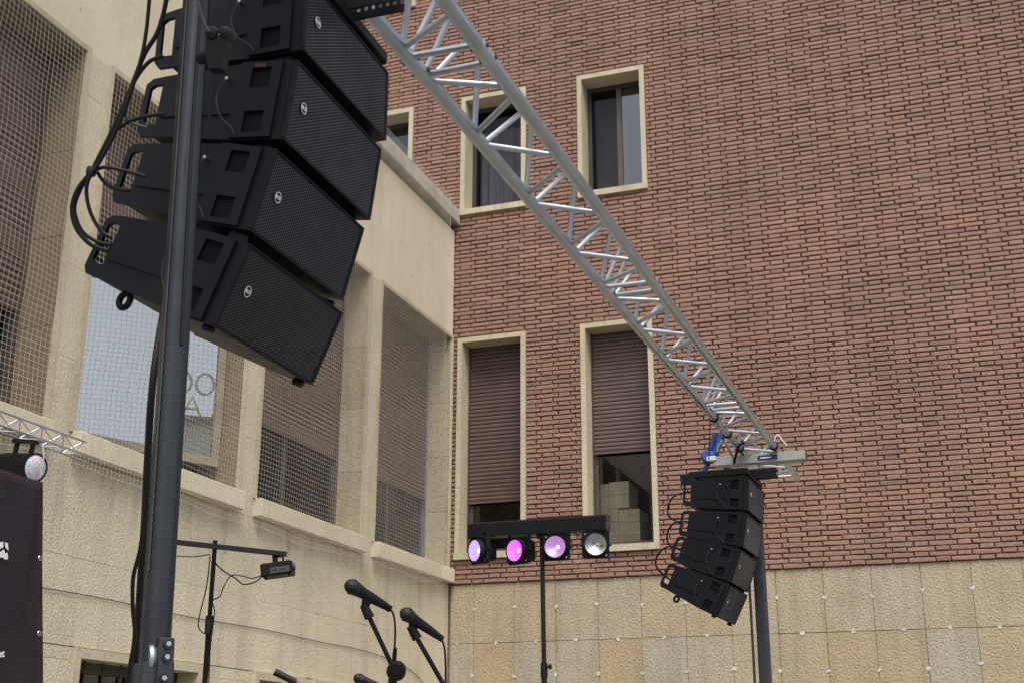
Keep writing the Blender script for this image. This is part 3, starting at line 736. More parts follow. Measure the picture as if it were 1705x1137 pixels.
def flybar(label, c, yaw):
    root = bpy.data.objects.new('fly_bar', None); col.objects.link(root); tag(root, label, 'fly bar', 'fly bars over the line arrays')
    root.matrix_world = Matrix.Translation(c) @ Matrix.Rotation(yaw, 4, 'Z')
    # perforated spine along the depth, side arms, front and rear cross members
    x0, x1 = -.46, .13; n = 30
    for yy in (-.028, .022):
        s = MB()
        for k in range(n):
            a = x0+(x1-x0)*k/n; b = x0+(x1-x0)*(k+1)/n
            s.box((a, yy, .0), (a+(b-a)*.45, yy+.006, .058)); 
            s.box((a+(b-a)*.45, yy, .0), (b, yy+.006, .021)); s.box((a+(b-a)*.45, yy, .037), (b, yy+.006, .058))
        s.build('spine_rail', 'black_plastic', root, org=(0, 0, 0))
    for q in (-1, 1): MB().box((-.36, q*.222-.008, -.012), (-.005, q*.222+.008, .026), bev=.003).build('side_arm', 'black_plastic', root, org=(0, 0, 0))
    MB().box((-.034, -.214, -.010), (-.002, .226, .020), bev=.003).build('front_cross_bar', 'black_plastic', root, org=(0, 0, 0))
    MB().box((-.36, -.214, -.009), (-.325, .214, .022), bev=.003).build('rear_cross_bar', 'black_plastic', root, org=(0, 0, 0))
    MB().lathe([(0, .085), (.018, .085), (.024, .07), (.024, .02), (.0, .02)], Matrix.Translation((-.17, 0, 0)), 14).build('shackle', 'stand_black', root, org=(0, 0, 0))
    return root
flybar('black steel fly bar on top of the near speaker column', (3.928, -10.113, -.082), NYAW)
flybar('black perforated fly bar on top of the far speaker column', (4.030, -4.86, -.180), R(-1.5))

# ------------------------------------------------------------------ towers
def rsq(h, r, n=4):
    P = []
    for cx, cy, a0 in ((h-r, h-r, 0), (-h+r, h-r, 90), (-h+r, -h+r, 180), (h-r, -h+r, 270)):
        for k in range(n+1): a = R(a0+90*k/n); P.append((cx+r*math.cos(a), cy+r*math.sin(a)))
    return P
def tripod(parent, c, spread, top, r=.016, m='mast_dark', n=4, a0=45, name='leg'):
    for k in range(n):
        a = R(a0+360*k/n); MB().tube([(c[0], c[1], top), (c[0]+spread*math.cos(a), c[1]+spread*math.sin(a), GZ+.02)], r, 8).build(name, m, parent, True)
# near tower
NT = thing('lifting_tower', 'thick dark grey steel tower mast standing in front of the near speaker column', 'tower', (3.80, -10.55, GZ), 'towers carrying the truss')
mt, mbm = atY(327, 0, -10.55), atY(254, 1137, -10.55)
axis = (mt-mbm).normalized()
def mastM(p): 
    z = axis; x = Vector((CAM.x-p.x, CAM.y-p.y, 0)); x = (x - z*x.dot(z)).normalized(); y = z.cross(x)
    M = Matrix((x, y, z)).transposed().to_4x4(); M.translation = p; return M @ Matrix.Rotation(R(17), 4, 'Z')
M0 = mastM(mbm); Lm = (mt-mbm).length
MB().prism(rsq(.0268, .0205, 6), 'z', .0, Lm+.35, M0).build('mast', 'mast_paint', NT, True)
MB().prism(rsq(.031, .010), 'z', -(mbm.z-GZ)-.0+.02, .035, M0).build('outer_mast', 'mast_dark', NT, True)
MB().box((.012, -.0272, 0.2), (.018, -.0250, Lm+.3), M0).build('rail_strip', 'frame_dark', NT)
for k in range(9): MB().box((-.005, -.0264, .12+k*.16), (.005, -.0252, .145+k*.16), M0).build('locking_slot', 'black_pocket', NT)
MB().box((.018, -.005, -.08), (.042, .024, .078), M0, bev=.003).build('bracket', 'mast_dark', NT)
for z, y in ((.066, .010), (.043, .009), (.006, .006)):
    MB().tube([M0 @ Vector((.041, y, z)), M0 @ Vector((.0465, y, z))], .0085, 14).build('bolt', 'mast_paint', NT, True)
    MB().tube([M0 @ Vector((.0455, y, z)), M0 @ Vector((.050, y, z))], .0048, 6).build('bolt_head', 'aluminium_dull', NT)
MB().lathe([(0, -.006), (.024, -.006), (.027, 0), (.024, .006), (0, .006)], M0 @ Matrix.Translation((.012, -.012, .043)) , 18, 'y').build('pulley', 'aluminium_dull', NT, True)
tp = M0 @ Vector((0, 0, Lm+.34))
MB().box((tp.x-.1, tp.y-.04, .01), (4.25, tp.y+.04, .072), bev=.004).build('crossbar', 'bar_beige', NT)
tripod(NT, (mbm.x, mbm.y), .95, -2.5, .02)
# clamp hanging on the mast
cl = at(364, 90, 2.50)
CLM = thing('coupler_clamp', 'black rounded coupler clamp fixed to the near tower mast', 'clamp', cl)
MC = Matrix((CR, CU, -CF)).transposed().to_4x4(); MC.translation = cl; MC = MC @ Matrix.Scale(.84, 4)
MB().prism([(-.022, .030), (-.006, .052), (.006, .034), (.017, .052), (.027, .040), (.024, .010), (.016, -.012), (.013, -.040), (-.018, -.040), (-.024, -.005)], 'z', -.03, .03, MC).build('clamp_body', 'rubber', CLM)
for x, y, r in ((-.010, .040, .016), (.021, .042, .014)):
    MB().lathe([(0, -.032), (r, -.032), (r*1.12, -.02), (r*1.12, .024), (r*.8, .034), (0, .036)], MC @ Matrix.Translation((x, y, 0)), 16).build('clamp_lobe', 'stand_black', CLM, True)
MB().lathe([(0, -.03), (.014, -.03), (.014, .028), (0, .028)], MC @ Matrix.Translation((.006, .026, 0)), 16).build('clamp_bolt', 'aluminium_dull', CLM, True)
MB().tube([MC @ Vector((-.02, 0, -.01)), MC @ Vector((-.05, -.004, -.03))], .013, 10).build('clamp_arm', 'black_plastic', CLM, True)
# far tower
FT = thing('lifting_tower', 'slim black tower stand with beige crossbar under the far truss end', 'tower', (3.945, -4.42, GZ), 'towers carrying the truss')
fx, fy = 3.948, -4.42
MB().prism([(fx+a, fy+b) for a, b in rsq(.036, .012)], 'z', GZ+.02, -.03).build('mast', 'mast_dark', FT, True)
MB().tube([(fx-.062, fy-.03, GZ+.3), (fx-.062, fy-.03, -.25)], .008, 8).build('guide_tube', 'mast_dark', FT, True)
MB().tube([(fx-.05, fy, -.3), (fx, fy, -.3)], .009, 8).build('guide_bracket', 'mast_dark', FT)
MB().box((fx-.035, fy-.035, -.06), (fx+.035, fy+.035, .012), bev=.004).build('neck', 'bar_beige', FT)
cb = MB().box((3.70, fy-.045, .012), (4.285, fy+.045, .072), bev=.004).build('crossbar', 'bar_beige', FT)
MB().box((4.283, fy-.035, .018), (4.289, fy+.035, .066)).build('bar_end_cap', 'frame_dark', cb, org=wloc(cb))
MB().box((3.985, fy-.0465, .026), (4.11, fy-.0445, .058)).build('sticker', 'sticker_blue', cb, org=wloc(cb))
MB().box((4.002, fy-.0475, .038), (4.072, fy-.046, .046)).lathe([(.005, -.0005), (.005, .001), (.010, .001), (.010, -.0005)], Matrix.Translation((4.088, fy-.0468, .042)), 12, 'y').build('sticker_print', 'white_print', cb, org=wloc(cb))
tripod(FT, (fx, fy), .9, -2.7, .018)
# clamp rings on the truss
for k, (f_, y, z) in enumerate(((BX, fy-.10, TZ), (AX, fy-.12, TZ), (AX, -4.93, TZ), (AX, -5.33, TZ))):
    lb = ['black tie strap round the right truss chord above the crossbar', 'black tie strap round the left truss chord beside the crossbar', 'black tie strap round the left chord right of the blue hoist', 'black tie strap round the left chord left of the blue hoist'][k]
    tag(MB().tube([(f_(y), y-.012, z), (f_(y), y+.012, z)], .0295, 18).build('tie_strap', 'rubber', None, True, org=(f_(y), y, z)), lb, 'strap', 'straps on the truss chords')
# near clamp block over the top cabinet
o = MB().box((3.79, -10.24, .018), (3.905, -9.985, .074), bev=.006).build('beam_clamp', 'black_plastic', org=(3.86, -10.1, .02)); tag(o, 'black clamp block under the left truss chord by the near speakers', 'clamp')
tag(MB().tube([(AX(-9.94), -9.965, TZ), (AX(-9.94), -9.935, TZ)], .031, 18).build('rubber_collar', 'rubber', None, True, org=(3.85, -9.94, TZ)), 'black rubber collar round the left truss chord beside the clamp block', 'collar')
# blue hoist
HT = thing('rope_hoist', 'blue rope hoist hanging from the left truss chord to the far fly bar', 'hoist', at(1168, 790, 8.05))
hp = lambda x, y, t=8.0: at(x, y, t)
MB().tube([hp(1208, 708), hp(1201, 728), hp(1188, 757)], [.020, .022, .024], 8).build('upper_block', 'strap_blue', HT)
MB().tube([hp(1190, 722), hp(1186, 740), hp(1176, 762)], .016, 8).build('side_strap', 'strap_blue', HT)
MB().lathe([(0, -.03), (.035, -.03), (.045, -.01), (.045, .012), (.03, .03), (0, .03)], Matrix.Translation(hp(1179, 760)) @ Matrix.Rotation(R(90), 4, 'X'), 16).build('sheave', 'strap_blue', HT, True)
MB().box((-.03, -.02, -.016), (.03, .02, .016), Matrix.Translation(hp(1185, 764, 7.95)), bev=.005).build('cleat', 'white_print', HT)
MB().tube([hp(1181, 768), hp(1172, 785), hp(1167, 800)], .015, 8).build('lower_strap', 'strap_blue', HT)
MB().tube([hp(1203, 732, 7.93), hp(1196, 742, 7.93), hp(1194, 752, 7.93)], .007, 6).build('hook', 'aluminium', HT)
tag(MB().tube([at(1183, 690, 7.9), at(1181, 735, 7.9), at(1180, 775, 7.95)], .0035, 6).build('safety_cord', 'rubber', org=at(1180, 775, 7.95)), 'thin black cord hanging straight down from the truss beside the blue hoist', 'cord')
def cable(label, pts, r, m='rubber', n=7, name='cable', group=None, cat='cable'):
    P = bez(pts, 8); o = MB().tube(P, r, 8).build(name, m, None, True, org=P[-1]); return tag(o, label, cat, group)
A = lambda L, t: [at(x, y, t) for x, y in L]
cable('tangled grey cable looping from the far truss end to the fly bar', A([(1207, 735), (1216, 752), (1222, 768), (1217, 782)], 8.2), .008, 'aluminium_dull')
cable('black cable wrapped from the left chord down to the far fly bar', A([(1245, 735), (1232, 740), (1226, 755), (1222, 772)], 8.15), .009)
cable('pale wire loop sticking up over the far end of the crossbar', A([(1288, 742), (1291, 727), (1296, 724), (1303, 733), (1310, 741)], 8.75), .005, 'sheet_white')
# far array cables
cable('short black cable loop behind the topmost far loudspeaker', A([(1150, 818), (1125, 824), (1113, 840), (1115, 860), (1138, 873)], 8.02), .0055, group='cable loops of the far array')
cable('short black cable loop behind the second far loudspeaker', A([(1146, 868), (1124, 869), (1112, 885), (1113, 904), (1134, 916)], 8.0), .0055, group='cable loops of the far array')
cable('black cable loop hanging left of the lowest far loudspeaker', A([(1140, 906), (1110, 910), (1094, 926), (1094, 945), (1116, 965)], 7.95), .006, group='cable loops of the far array')
cable('thin red cable behind the third far loudspeaker', A([(1132, 898), (1119, 907), (1122, 922), (1137, 925)], 8.0), .0035, 'cable_red')
# near array cables
T = 2.86
cable('thickest black cable of the bundle behind the near speakers, running to the lowest cabinet', A([(286, -60), (275, 10), (262, 55), (240, 92), (215, 155), (190, 212), (165, 262), (151, 288), (130, 315), (120, 348), (128, 382), (152, 408), (180, 418)], T), .0052)
cable('straight thin black cable left of the bundle, coming from the picture top', A([(253, -60), (247, 20), (241, 70), (233, 105), (221, 145), (205, 190), (185, 235), (163, 275), (148, 298), (144, 322), (151, 355), (168, 385), (186, 396)], T-.03), .0042)
cable('black cable branching from the bundle to the topmost near cabinet', A([(272, 94), (248, 104), (226, 132), (212, 165), (206, 195)], T), .0045)
cable('black cable arching from the bundle to the second near cabinet', A([(158, 280), (178, 240), (200, 212), (235, 196), (275, 190)], T+.02), .0042)
cable('grey-black cable curling behind the second near cabinet handle', A([(214, 172), (208, 190), (220, 205), (245, 213)], T+.02), .0036, 'frame_dark')
cable('black cable looping from the tie to the third near cabinet', A([(160, 283), (176, 279), (205, 284), (242, 294)], T), .0042)
cable('lower black cable loop from the tie to the third near cabinet', A([(162, 287), (174, 304), (194, 315), (216, 318)], T+.01), .0042)
cable('black inner cable loop at the lower end of the bundle', A([(150, 290), (133, 318), (124, 350), (136, 384), (160, 402), (186, 408)], T+.02), .0042)
tag(MB().lathe([(0, -.010), (.010, -.009), (.012, 0), (.010, .009), (0, .010)], Matrix.Translation(at(152, 286, T-.01)), 12).build('cable_tie', 'rubber', None, True), 'black cable tie knot gathering the bundle behind the near speakers', 'cable tie')
cable('black cable running down the face of the near mast', [M0 @ Vector((.029, .004+.003*math.sin(z*4), z)) for z in (Lm+.3, Lm, Lm-.15, Lm-.3, Lm-.45, Lm-.6, Lm-.8)], .0034)
cable('grey cable from the picture top to the coupler clamp', A([(322, -40), (330, 5), (338, 35), (348, 54)], 2.47), .0034, 'frame_dark')
cable('thin cable dangling below the coupler clamp', A([(357, 135), (352, 170), (347, 215)], 2.5), .003)
cable('thick black multicore cable hanging beside the near mast', [at(300, 300, 2.78), at(290, 420, 2.74), at(272, 520, 2.68)] + A([(255, 630), (246, 760), (240, 880), (232, 1000), (228, 1080), (220, 1180), (212, 1320), (208, 1500)], 2.60), .0075)
cable('black cable bulging out left of the near mast near the picture bottom', A([(244, 830), (234, 910), (222, 960), (221, 1010), (224, 1060), (212, 1137), (206, 1230), (204, 1400)], 2.57), .0042)
cable('second thick black cable beside the near mast, lower half', [at(300, 500, 2.75), at(270, 680, 2.68)] + A([(244, 860), (238, 980), (232, 1080), (226, 1180), (220, 1400)], 2.62), .0065)

# ------------------------------------------------------------------ LED light bar on stand
LY = -3.45
lx = lambda x, y: atY(x, y, LY)
pole_t, pole_b = lx(899, 884), lx(906, 1137)
ST = thing('light_stand', 'black telescopic stand carrying the four-head LED light bar', 'stand', (pole_b.x, LY+.03, GZ))
px_ = pole_t.x+.005
MB().tube([(px_, LY+.03, pole_t.z), (px_+.012, LY+.03, -1.17)], .0175, 12).build('upper_tube', 'stand_black', ST, True)
MB().tube([(px_+.012, LY+.03, -1.17), (px_+.012, LY+.03, GZ+.1)], .0215, 12).build('lower_tube', 'stand_black', ST, True)
MB().tube([(px_+.012, LY+.03, -1.21), (px_+.012, LY+.03, -1.11)], [.027, .025], 12).build('collar', 'stand_black', ST, True)
MB().tube([(px_+.03, LY+.02, -1.14), (px_+.055, LY+.01, -1.14)], .007, 8).lathe([(0, 0), (.012, 0), (.02, .008), (.02, .02), (0, .024)], Matrix.Translation((px_+.05, LY+.015, -1.14)), 10, 'x').build('locking_knob', 'stand_black', ST)
tripod(ST, (px_+.012, LY+.03), .6, -2.8, .012, 'stand_black', 3, 20)
b0, b1 = lx(783, 885), lx(1012, 868)
LB_ = thing('light_bar', 'black horizontal LED light bar with four spotlight heads, on a black stand', 'light bar', ((b0.x+b1.x)/2, LY, b0.z-.05))
zc = (b0.z+b1.z)/2
MB().prism([(LY-.055, zc-.058), (LY-.055, zc+.04), (LY-.04, zc+.055), (LY+.05, zc+.055), (LY+.05, zc-.058)], 'x', b0.x, b1.x).build('housing', 'black_plastic', LB_)
for x in (b0.x-.006, b1.x+.0005): MB().box((x, LY-.058, zc-.061), (x+.006, LY+.053, zc+.058), bev=.002).build('end_plate', 'frame_dark', LB_)
MB().box((px_-.03, LY-.02, zc-.09), (px_+.03, LY+.06, zc-.045), bev=.004).build('mount', 'stand_black', LB_)
for k in range(3): MB().tube([(b1.x-.03-.018*k, LY, zc+.04), (b1.x-.03-.018*k, LY, zc+.062)], .004, 6).build('terminal', 'steel', LB_)
def par(label, x, y, yaw, pitch, lens, led):
    c = lx(x, y); c.y -= .02
    P_ = thing('spotlight', label, 'spotlight', c, 'spotlights under the light bar')
    M = Matrix.Translation(c) @ Matrix.Rotation(R(yaw), 4, 'Z') @ Matrix.Rotation(R(pitch), 4, 'X')
    h = .1
    MB().prism(rsq(h, .02), 'y', -.012, .02, M).prism(rsq(h*.8, .03), 'y', .02, .10, M).build('body', 'black_plastic', P_)
    MB().lathe([(.088, -.011), (.086, -.052), (.079, -.052), (.078, -.040)], M, 28, 'y').build('lens_rim', 'stand_black', P_, True)
    MB().lathe([(.0785, -.046), (.06, -.040), (.038, -.028), (.020, -.018), (.0, -.016)], M, 28, 'y').build('reflector', lens, P_, True)
    MB().lathe([(.019, -.0175), (.012, -.026), (0, -.028)], M @ Matrix.Translation((.018, 0, -.002)), 16, 'y').build('led', led, P_, True)
    for sx in (-1, 1):
        for sz in (-1, 1):
            if sx*sz < 0: MB().lathe([(0, -.016), (.006, -.016), (.006, -.011)], M @ Matrix.Translation((sx*.077, 0, sz*.077)), 8, 'y').build('screw', 'steel', P_)
    for sx in (-1, 1): MB().box((sx*.099-.003, .0, -.012), (sx*.099+.003, .03, .125), M).build('yoke_arm', 'stand_black', P_)
    MB().box((-.102, .0, .125), (.102, .03, .131), M).build('yoke_top', 'stand_black', P_)
    MB().tube([c+Vector((0, .02, .12)), Vector((c.x, LY, zc-.048))], .012, 8).build('hanger', 'stand_black', P_)
    for sx in (-1, 1): MB().tube([M @ Vector((sx*.10, .012, 0)), M @ Vector((sx*.118, .012, 0))], .011, 10).build('knob', 'stand_black', P_)
par('leftmost spotlight head glowing lavender under the light bar', 800, 917, -33, 4, 'lamp_lavender', 'led_lavender')
par('second spotlight head from the left, glowing bright magenta', 865, 917, -22, 4, 'lamp_magenta', 'led_magenta')
par('third spotlight head from the left, glowing pale pink, right of the stand pole', 928, 911, 4, 4, 'lamp_pink', 'led_pink')
par('rightmost spotlight head, unlit with grey reflector', 993, 907, 16, 4, 'reflector', 'cob')
cable('thin black cable looping between the two right spotlight heads', [lx(955, 885), lx(967, 895), lx(965, 906), lx(950, 908)], .003)

# ------------------------------------------------------------------ T stand with effect projector
TS = 7.4
t0, t1 = at(358, 905, TS), at(341, 1137, TS)
E1, E2 = at(292, 902, TS), at(477, 922, TS)
S2 = thing('light_stand', 'thin black T-bar stand holding the small effect projector in front of the stone wing', 'stand', (t1.x, t1.y, GZ))
MB().tube([t0+Vector((0, 0, .02)), t0*.42+t1*.58], .0135, 10).build('upper_tube', 'stand_black', S2, True); d_ = (t1-t0)
MB().tube([t0*.42+t1*.58, t1, t1+Vector((0, 0, -.4)), Vector((t1.x-.01, t1.y, GZ+.05))], .0165, 10).build('lower_tube', 'stand_black', S2, True)
q = t0*.42+t1*.58; MB().tube([q+Vector((0, 0, -.05)), q+Vector((0, 0, .05))], .024, 8).build('collar', 'stand_black', S2)
dx = (E2-E1).normalized(); sd_ = Vector((-dx.y, dx.x, 0)).normalized(); MM = Matrix((dx, sd_, dx.cross(sd_))).transposed().to_4x4(); MM.translation = E1
MB().box((-.05, -.014, -.014), ((E2-E1).length, .014, .014), MM, bev=.002).build('crossbar', 'stand_black', S2)
tripod(S2, (t1.x, t1.y), .5, -2.9, .011, 'stand_black', 3, 70)
pc = at(464, 947, TS)
PJ = thing('effect_projector', 'small black effect projector hanging under the T-bar', 'projector', pc)
MP = MM.copy(); MP.translation = pc; MP = MP @ Matrix.Rotation(R(-14), 4, 'Y')
MB().box((-.095, -.07, -.042), (.085, .07, .034), MP, bev=.008).build('case', 'black_plastic', PJ)
MB().box((-.04, -.0722, -.030), (.07, -.069, .004), MP).build('side_panel', 'frame_dark', PJ)
MB().box((-.03, -.0732, -.018), (.005, -.0715, -.008), MP).box((.02, -.0732, -.018), (.05, -.0715, -.010), MP).build('side_print', 'mast_paint', PJ)
MB().tube([MP @ Vector((.085, -.02, 0)), MP @ Vector((.096, -.02, 0))], .022, 14).build('aperture', 'frame_dark', PJ, True)
for x in (-.07, .06):
    MB().tube([MP @ Vector((x, -.045, -.055)), MP @ Vector((x, -.045, -.04))], .008, 8).build('foot', 'rubber', PJ)
MB().box((-.03, -.008, .03), (.0, .008, .098), MP).box((.025, -.008, .03), (.034, .008, .075), MP).box((.0, -.007, .066), (.034, .007, .075), MP).build('bracket', 'stand_black', PJ)
cable('thin black cord drooping from the T-bar stand to the effect projector', A([(437, 958), (425, 968), (405, 972), (392, 962), (375, 952), (360, 938), (357, 925)], TS), .004)
cable('thin black cord looping beside the T-bar stand pole', A([(437, 957), (420, 962), (402, 958), (385, 958), (373, 975), (366, 992), (354, 1000), (357, 1020), (350, 1080), (347, 1160)], TS-.03), .0035)
cable('thin black cord hanging left of the T-bar stand pole', A([(350, 925), (344, 975), (332, 1025), (331, 1045), (341, 1054), (348, 1050)], TS-.03), .0035)
cable('thin cord stretched left from the T-bar stand to behind the mast', A([(350, 922), (325, 926), (290, 925), (240, 922)], TS), .003)

# ------------------------------------------------------------------ microphones
def mic(label, head, tail, hr, L=.0):
    h, t = Vector(head), Vector(tail); ax = (t-h).normalized(); z = ax; x = z.cross(Vector((0, 0, 1))).normalized(); y = z.cross(x)
    M = Matrix((x, y, z)).transposed().to_4x4(); M.translation = h; Lm_ = (t-h).length; s = hr/.025
    m = thing('microphone', label, 'microphone', h, 'microphones on boom stands')
    MB().lathe([(0, -.025*s), (.012*s, -.023*s), (.021*s, -.014*s), (.0252*s, 0), (.0245*s, .012*s), (.0225*s, .022*s)], M, 22).build('grille_head', 'mesh_black', m, True)
    MB().lathe([(.0258*s, -.003*s), (.0272*s, .0), (.0258*s, .004*s)], M, 22).build('head_band', 'stand_black', m, True)
    MB().lathe([(.0225*s, .022*s), (.0205*s, .034*s), (.0185*s, .048*s), (.0175*s, Lm_*.5), (.0135*s, Lm_*.86), (.0125*s, Lm_*.87), (.0120*s, Lm_), (0, Lm_)], M, 18).build('handle', 'stand_black', m, True)
    return M, m, h, t
def boomstand(label, tipp, base, clutch_r, group='boom stands'):
    s = thing('microphone_stand', label, 'stand', (base.x, base.y, GZ), group)
    d = (base-tipp)
    MB().tube([tipp, base], .0078, 10).build('boom_arm', 'stand_black', s, True)
    MB().tube([tipp-d.normalized()*.012, tipp+d.normalized()*.034], [.013, .0165], 12).build('boom_collar', 'stand_black', s, True)
    MB().tube([base+Vector((0, 0, -.02)), (base.x, base.y, GZ+.12)], .0115, 10).build('upright', 'stand_black', s, True)
    tripod(s, (base.x, base.y), .35, -3.15, .008, 'stand_black', 3, 50)
    return s
def clip(label, p, q, ax):
    o = MB().tube([Vector(p), Vector(q)], [.020, .012], 10).build('microphone_clip', 'stand_black', None, True, org=p); return tag(o, label, 'clip')
D = 4.15
mic('near left vocal microphone pointing up left, highest in the picture', at(586, 976, D), at(650, 1013, D+.06), .0245)
s1 = boomstand('boom stand of the highest microphone, with round clutch at picture bottom', at(608, 1012, D+.02), at(653, 1108, D+.02), 0)
cc = at(660, 1116, D+.0)
MB().lathe([(0, -.022), (.026, -.021), (.031, -.010), (.032, .008), (.028, .02), (0, .022)], Matrix.Translation(cc) @ Matrix((CR, CU, -CF)).transposed().to_4x4(), 22).build('clutch', 'stand_black', s1, True)
clip('black clip holding the highest microphone on its boom', at(614, 988, D+.03), at(607, 1012, D+.02), None)
cable('black microphone cable from the highest microphone down to its stand', A([(648, 1012), (655, 1022), (658, 1045), (657, 1080), (656, 1105), (662, 1180), (665, 1400)], D+.05), .0035)
tag(MB().tube(A([(658, 1078), (657, 1090), (656, 1104)], D+.04), [.006, .0075, .0065], 10).build('cable_clip', 'stand_black', None, True), 'black sleeve clip holding the highest microphone cable above the clutch', 'clip')
mic('near right vocal microphone pointing up left, beside the corner of the walls', at(677, 1022, D), at(736, 1063, D+.06), .0225)
s2 = boomstand('boom stand of the right microphone, slanting to the lower right', at(686, 1047, D+.02), at(742, 1145, D+.02), 0)
clip('black forked clip holding the right microphone', at(690, 1035, D+.03), at(687, 1050, D+.02), None)
cable('black microphone cable from the right microphone down past the boom', A([(734, 1061), (740, 1078), (742, 1110), (742, 1150), (744, 1300)], D+.04), .0033)
mic('small black microphone head peeking in at the bottom edge', at(597, 1129, 5.6), at(640, 1145, 5.6), .0225)
s3 = boomstand('low boom stand under the microphone at the bottom edge', at(622, 1150, 5.6), at(650, 1190, 5.6), 0)
MB().tube([at(622, 1150, 5.6), at(618, 1138, 5.6)], .012, 8).build('clip', 'stand_black', s3)
tb = [at(460, 1119, 5.0), at(492, 1135, 5.0), at(530, 1156, 5.0)]
pm = thing('pencil_microphone', 'black cylindrical pencil microphone slanting in front of the base window', 'microphone', tb[0])
MB().tube([tb[0], tb[1]], .0135, 14).build('capsule', 'stand_black', pm, True); MB().tube([tb[1], tb[2]], .008, 10).build('body', 'frame_brown', pm, True)
MB().tube([at(457, 1117.5, 5.0), tb[0]], .0145, 14).build('end_grille', 'mesh_black', pm, True)
s4 = boomstand('stand under the pencil microphone, just below the picture edge', at(505, 1143, 5.02), at(520, 1200, 5.0), 0)

# ------------------------------------------------------------------ left: mini truss, can light, banner
LX = .75
STR = thing('mini_truss', 'thin silver lighting truss reaching in from the left edge below the sills', 'truss', (LX, -8.5, -.2))
pA, pB, pC = atX(0, 684, LX), atX(0, 707, LX+.02), atX(0, 719, LX-.07)
ye, ys_ = atX(143, 735, LX).y, -10.2
def ch(p, y): return Vector((p.x, y, p.z))
ends = {0: ye, 1: atX(166, 764, LX+.02).y, 2: atX(124, 765, LX-.07).y+.1}
cz = [pA, pB, pC]
for i, p in enumerate(cz): MB().tube([ch(p, ys_), ch(p, ends[i])], .0065, 8).build('chord', 'aluminium', STR, True)
y = ys_; k = 0
while y < ye-.12:
    for i, j in ((0, 1), (0, 2), (1, 2)):
        MB().tube([ch(cz[i], y), ch(cz[j], y+.085)], .0028, 5).build('brace', 'aluminium_dull', STR); MB().tube([ch(cz[j], y+.085), ch(cz[i], y+.17)], .0028, 5).build('brace', 'aluminium_dull', STR)
    y += .17
MB().tube([(LX-.02, -9.9, GZ), (LX-.02, -9.9, pC.z)], .02, 10).build('support_leg', 'stand_black', STR)
# can light
cpos = atX(57, 778, LX+.08)
CN = thing('can_light', 'black cylindrical can light with iridescent round lens, clamped under the thin truss', 'spotlight', cpos)
fd = (CAM-cpos).normalized()*.62 + CR*.78; fd.z -= .05; fd.normalize()
yv = Vector((0, 0, 1)).cross(fd).normalized(); MK = Matrix((fd, yv, fd.cross(yv))).transposed().to_4x4(); MK.translation = cpos
MB().lathe([(0, -.30), (.04, -.295), (.062, -.26), (.068, -.2), (.070, 0), (.073, .0), (.073, .012), (.066, .012)], MK, 26, 'x').build('housing', 'black_plastic', CN, True)
MB().lathe([(.066, .008), (.045, .016), (.02, .021), (0, .022)], MK, 26, 'x').build('lens', 'iridescent', CN, True)
for x, zt in ((-.05, .125), (-.17, .13)):
    MB().box((x-.012, -.006, .05), (x+.014, .006, zt), MK).build('yoke_arm', 'stand_black', CN)
MB().box((-.19, -.02, .118), (-.03, .02, .138), MK).build('truss_clamp', 'stand_black', CN)
cable('thin white wire hanging from the thin truss beside the can light lens', A([(70, 738), (73, 758), (70, 775), (68, 790)], 6.05), .0035, 'sheet_white')
# banner
BXp = 1.30
bt, bb = atX(62, 803, BXp), atX(70, 1137, BXp)
BN = thing('banner', 'black vinyl banner with white print and eyelets hanging at the left edge', 'banner', (BXp, bt.y-.7, bb.z))
nY, nZ = 44, 40; yb1 = bt.y; yb0 = bt.y-1.7; ztop = bt.z; zbot = -2.2
b = MB()
def bpt(u, v):
    y = yb1+(yb0-yb1)*u; z = ztop+(zbot-ztop)*v
    x = BXp + .018*math.sin(u*9+v*2.2)*min(1, u*6+.1) + .030*math.exp(-((u*1.7-v*.42)/.10)**2)*math.exp(-v*2.0) + .010*math.sin(v*5+u*14)
    return Vector((x, y + (bb.y-bt.y)*(ztop-z)/(bt.z-bb.z), z + .02*u*(1-v)))
for i in range(nY):
    for k in range(nZ): b.quad(bpt(i/nY, k/nZ), bpt((i+1)/nY, k/nZ), bpt((i+1)/nY, (k+1)/nZ), bpt(i/nY, (k+1)/nZ))
import bmesh
sh = b.build('sheet', 'vinyl', BN)
bm = bmesh.new(); bm.from_mesh(sh.data); bmesh.ops.remove_doubles(bm, verts=bm.verts, dist=1e-5); bmesh.ops.recalc_face_normals(bm, faces=bm.faces); bm.to_mesh(sh.data); bm.free()
sh.data.polygons.foreach_set('use_smooth', [True]*len(sh.data.polygons))
sm = sh.modifiers.new('thickness', 'SOLIDIFY'); sm.thickness = .0015
for (x, y) in ((62, 929), (65, 1054)):
    p = atX(x, y, BXp+.012); p.x = bpt(max(0, (p.y-(bb.y-bt.y)*(ztop-p.z)/(bt.z-bb.z)-yb1)/(yb0-yb1)), (p.z-ztop)/(zbot-ztop)).x+.002; MB().lathe([(.005, -.002), (.005, .002), (.011, .003), (.013, 0), (.011, -.003)], Matrix.Translation(p), 14, 'x').build('eyelet', 'steel', BN, True)
MB().tube([(BXp-.05, yb1-.01, ztop+.0), (BXp-.05, yb0, ztop+.0)], .012, 8).build('top_rail', 'stand_black', BN, True)
for yy in (yb1-.03, yb0): MB().tube([(BXp-.05, yy, ztop), (BXp-.05, yy, GZ)], .012, 8).build('post', 'stand_black', BN, True)
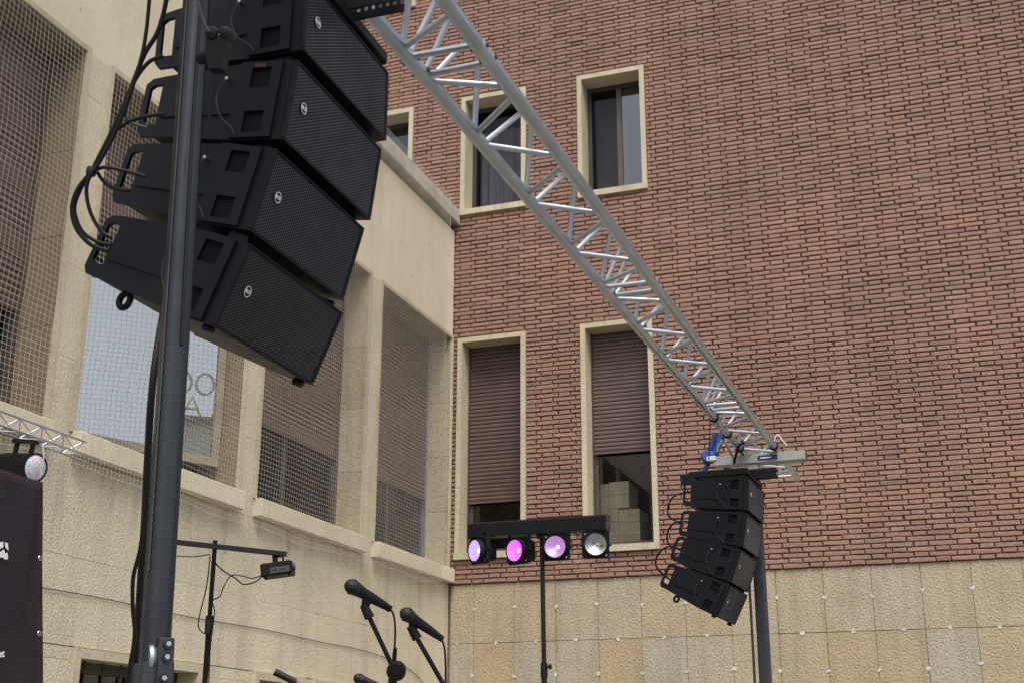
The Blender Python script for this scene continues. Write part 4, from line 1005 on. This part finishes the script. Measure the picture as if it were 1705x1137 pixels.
# printed fragments along the right side
shy = lambda p: p.y-(bb.y-bt.y)*(ztop-p.z)/(bt.z-bb.z)
def bx_(p): return max(bpt((shy(p)-yb1)/(yb0-yb1)+a, (p.z-ztop)/(zbot-ztop)+c).x for a in (-.02, 0, .02) for c in (-.02, 0, .02))+.003
def prt(poly):
    x_ = bx_(poly[0]); MB().prism([(p.y, p.z) for p in poly], 'x', x_, x_+.0012).build('print', 'white_print', BN)
Bq = lambda L: [atX(x, y, BXp+.02) for x, y in L]
prt(Bq([(-6, 903), (4, 901), (5, 909), (1, 913), (-6, 911)])); prt(Bq([(6, 902), (11, 904), (12, 916), (7, 911)])); prt(Bq([(-6, 916), (1, 918), (6, 914), (8, 921), (12, 919), (13, 930), (8, 931), (3, 927), (-6, 929)]))
pt = atX(2, 1088, BXp+.02)
TMx = Matrix.Translation(pt - BN.location) @ Matrix(((0, 0, 1, 0), (1, 0, 0, 0), (0, 1, 0, 0), (0, 0, 0, 1))) @ Matrix.Rotation(R(8), 4, 'Z')
textmesh('print', 'ist', .042, 'white_print', BN, TMx, .0005, .0012)

# ------------------------------------------------------------------ building across the yard, mirrored in the open sash
OB = thing('cream_building', 'pale cream building across the yard, mirrored in the open window sash', 'building', (31, 6, GZ))
MB().box((30, -1.3, GZ), (36, 14, 8.45)).build('wall', 'cream_render', OB)
MB().box((29.8, -1.45, 8.45), (36.2, 14.2, 8.62)).build('roof_edge', 'concrete', OB)
for k in range(5):
    for z in (0.5, 4.6):
        MB().box((29.96, -.2+k*2.7, z), (29.99, 1.1+k*2.7, z+2.4)).build('window', 'frame_dark', OB)
SG = thing('rooftop_sign', 'yellow rooftop letters on the building across the yard, mirrored in the open sash', 'sign', (30.1, 0, 8.62))
ring = lambda y, z, r: MB().tube([(30.1, y+r*math.cos(a)*.8, z+r*math.sin(a)) for a in np.linspace(0, 2*math.pi, 22)], .05, 6)
plain('sign_yellow', (.75, .70, .25), .5, bdist=0)
for y in (-.95, -.25): ring(y, 9.75, .34).build('letter', 'sheet_white', SG)
for y in (-.6, .3): MB().tube([(30.1, y-.3, 8.65), (30.1, y, 9.3), (30.1, y+.3, 8.65)], .05, 6).tube([(30.1, y-.16, 8.9), (30.1, y+.16, 8.9)], .04, 6).build('letter', 'sign_yellow', SG)
for y in (-1.2, .5): MB().tube([(30.2, y, 8.62), (30.2, y, 10.1)], .03, 6).build('post', 'frame_dark', SG)
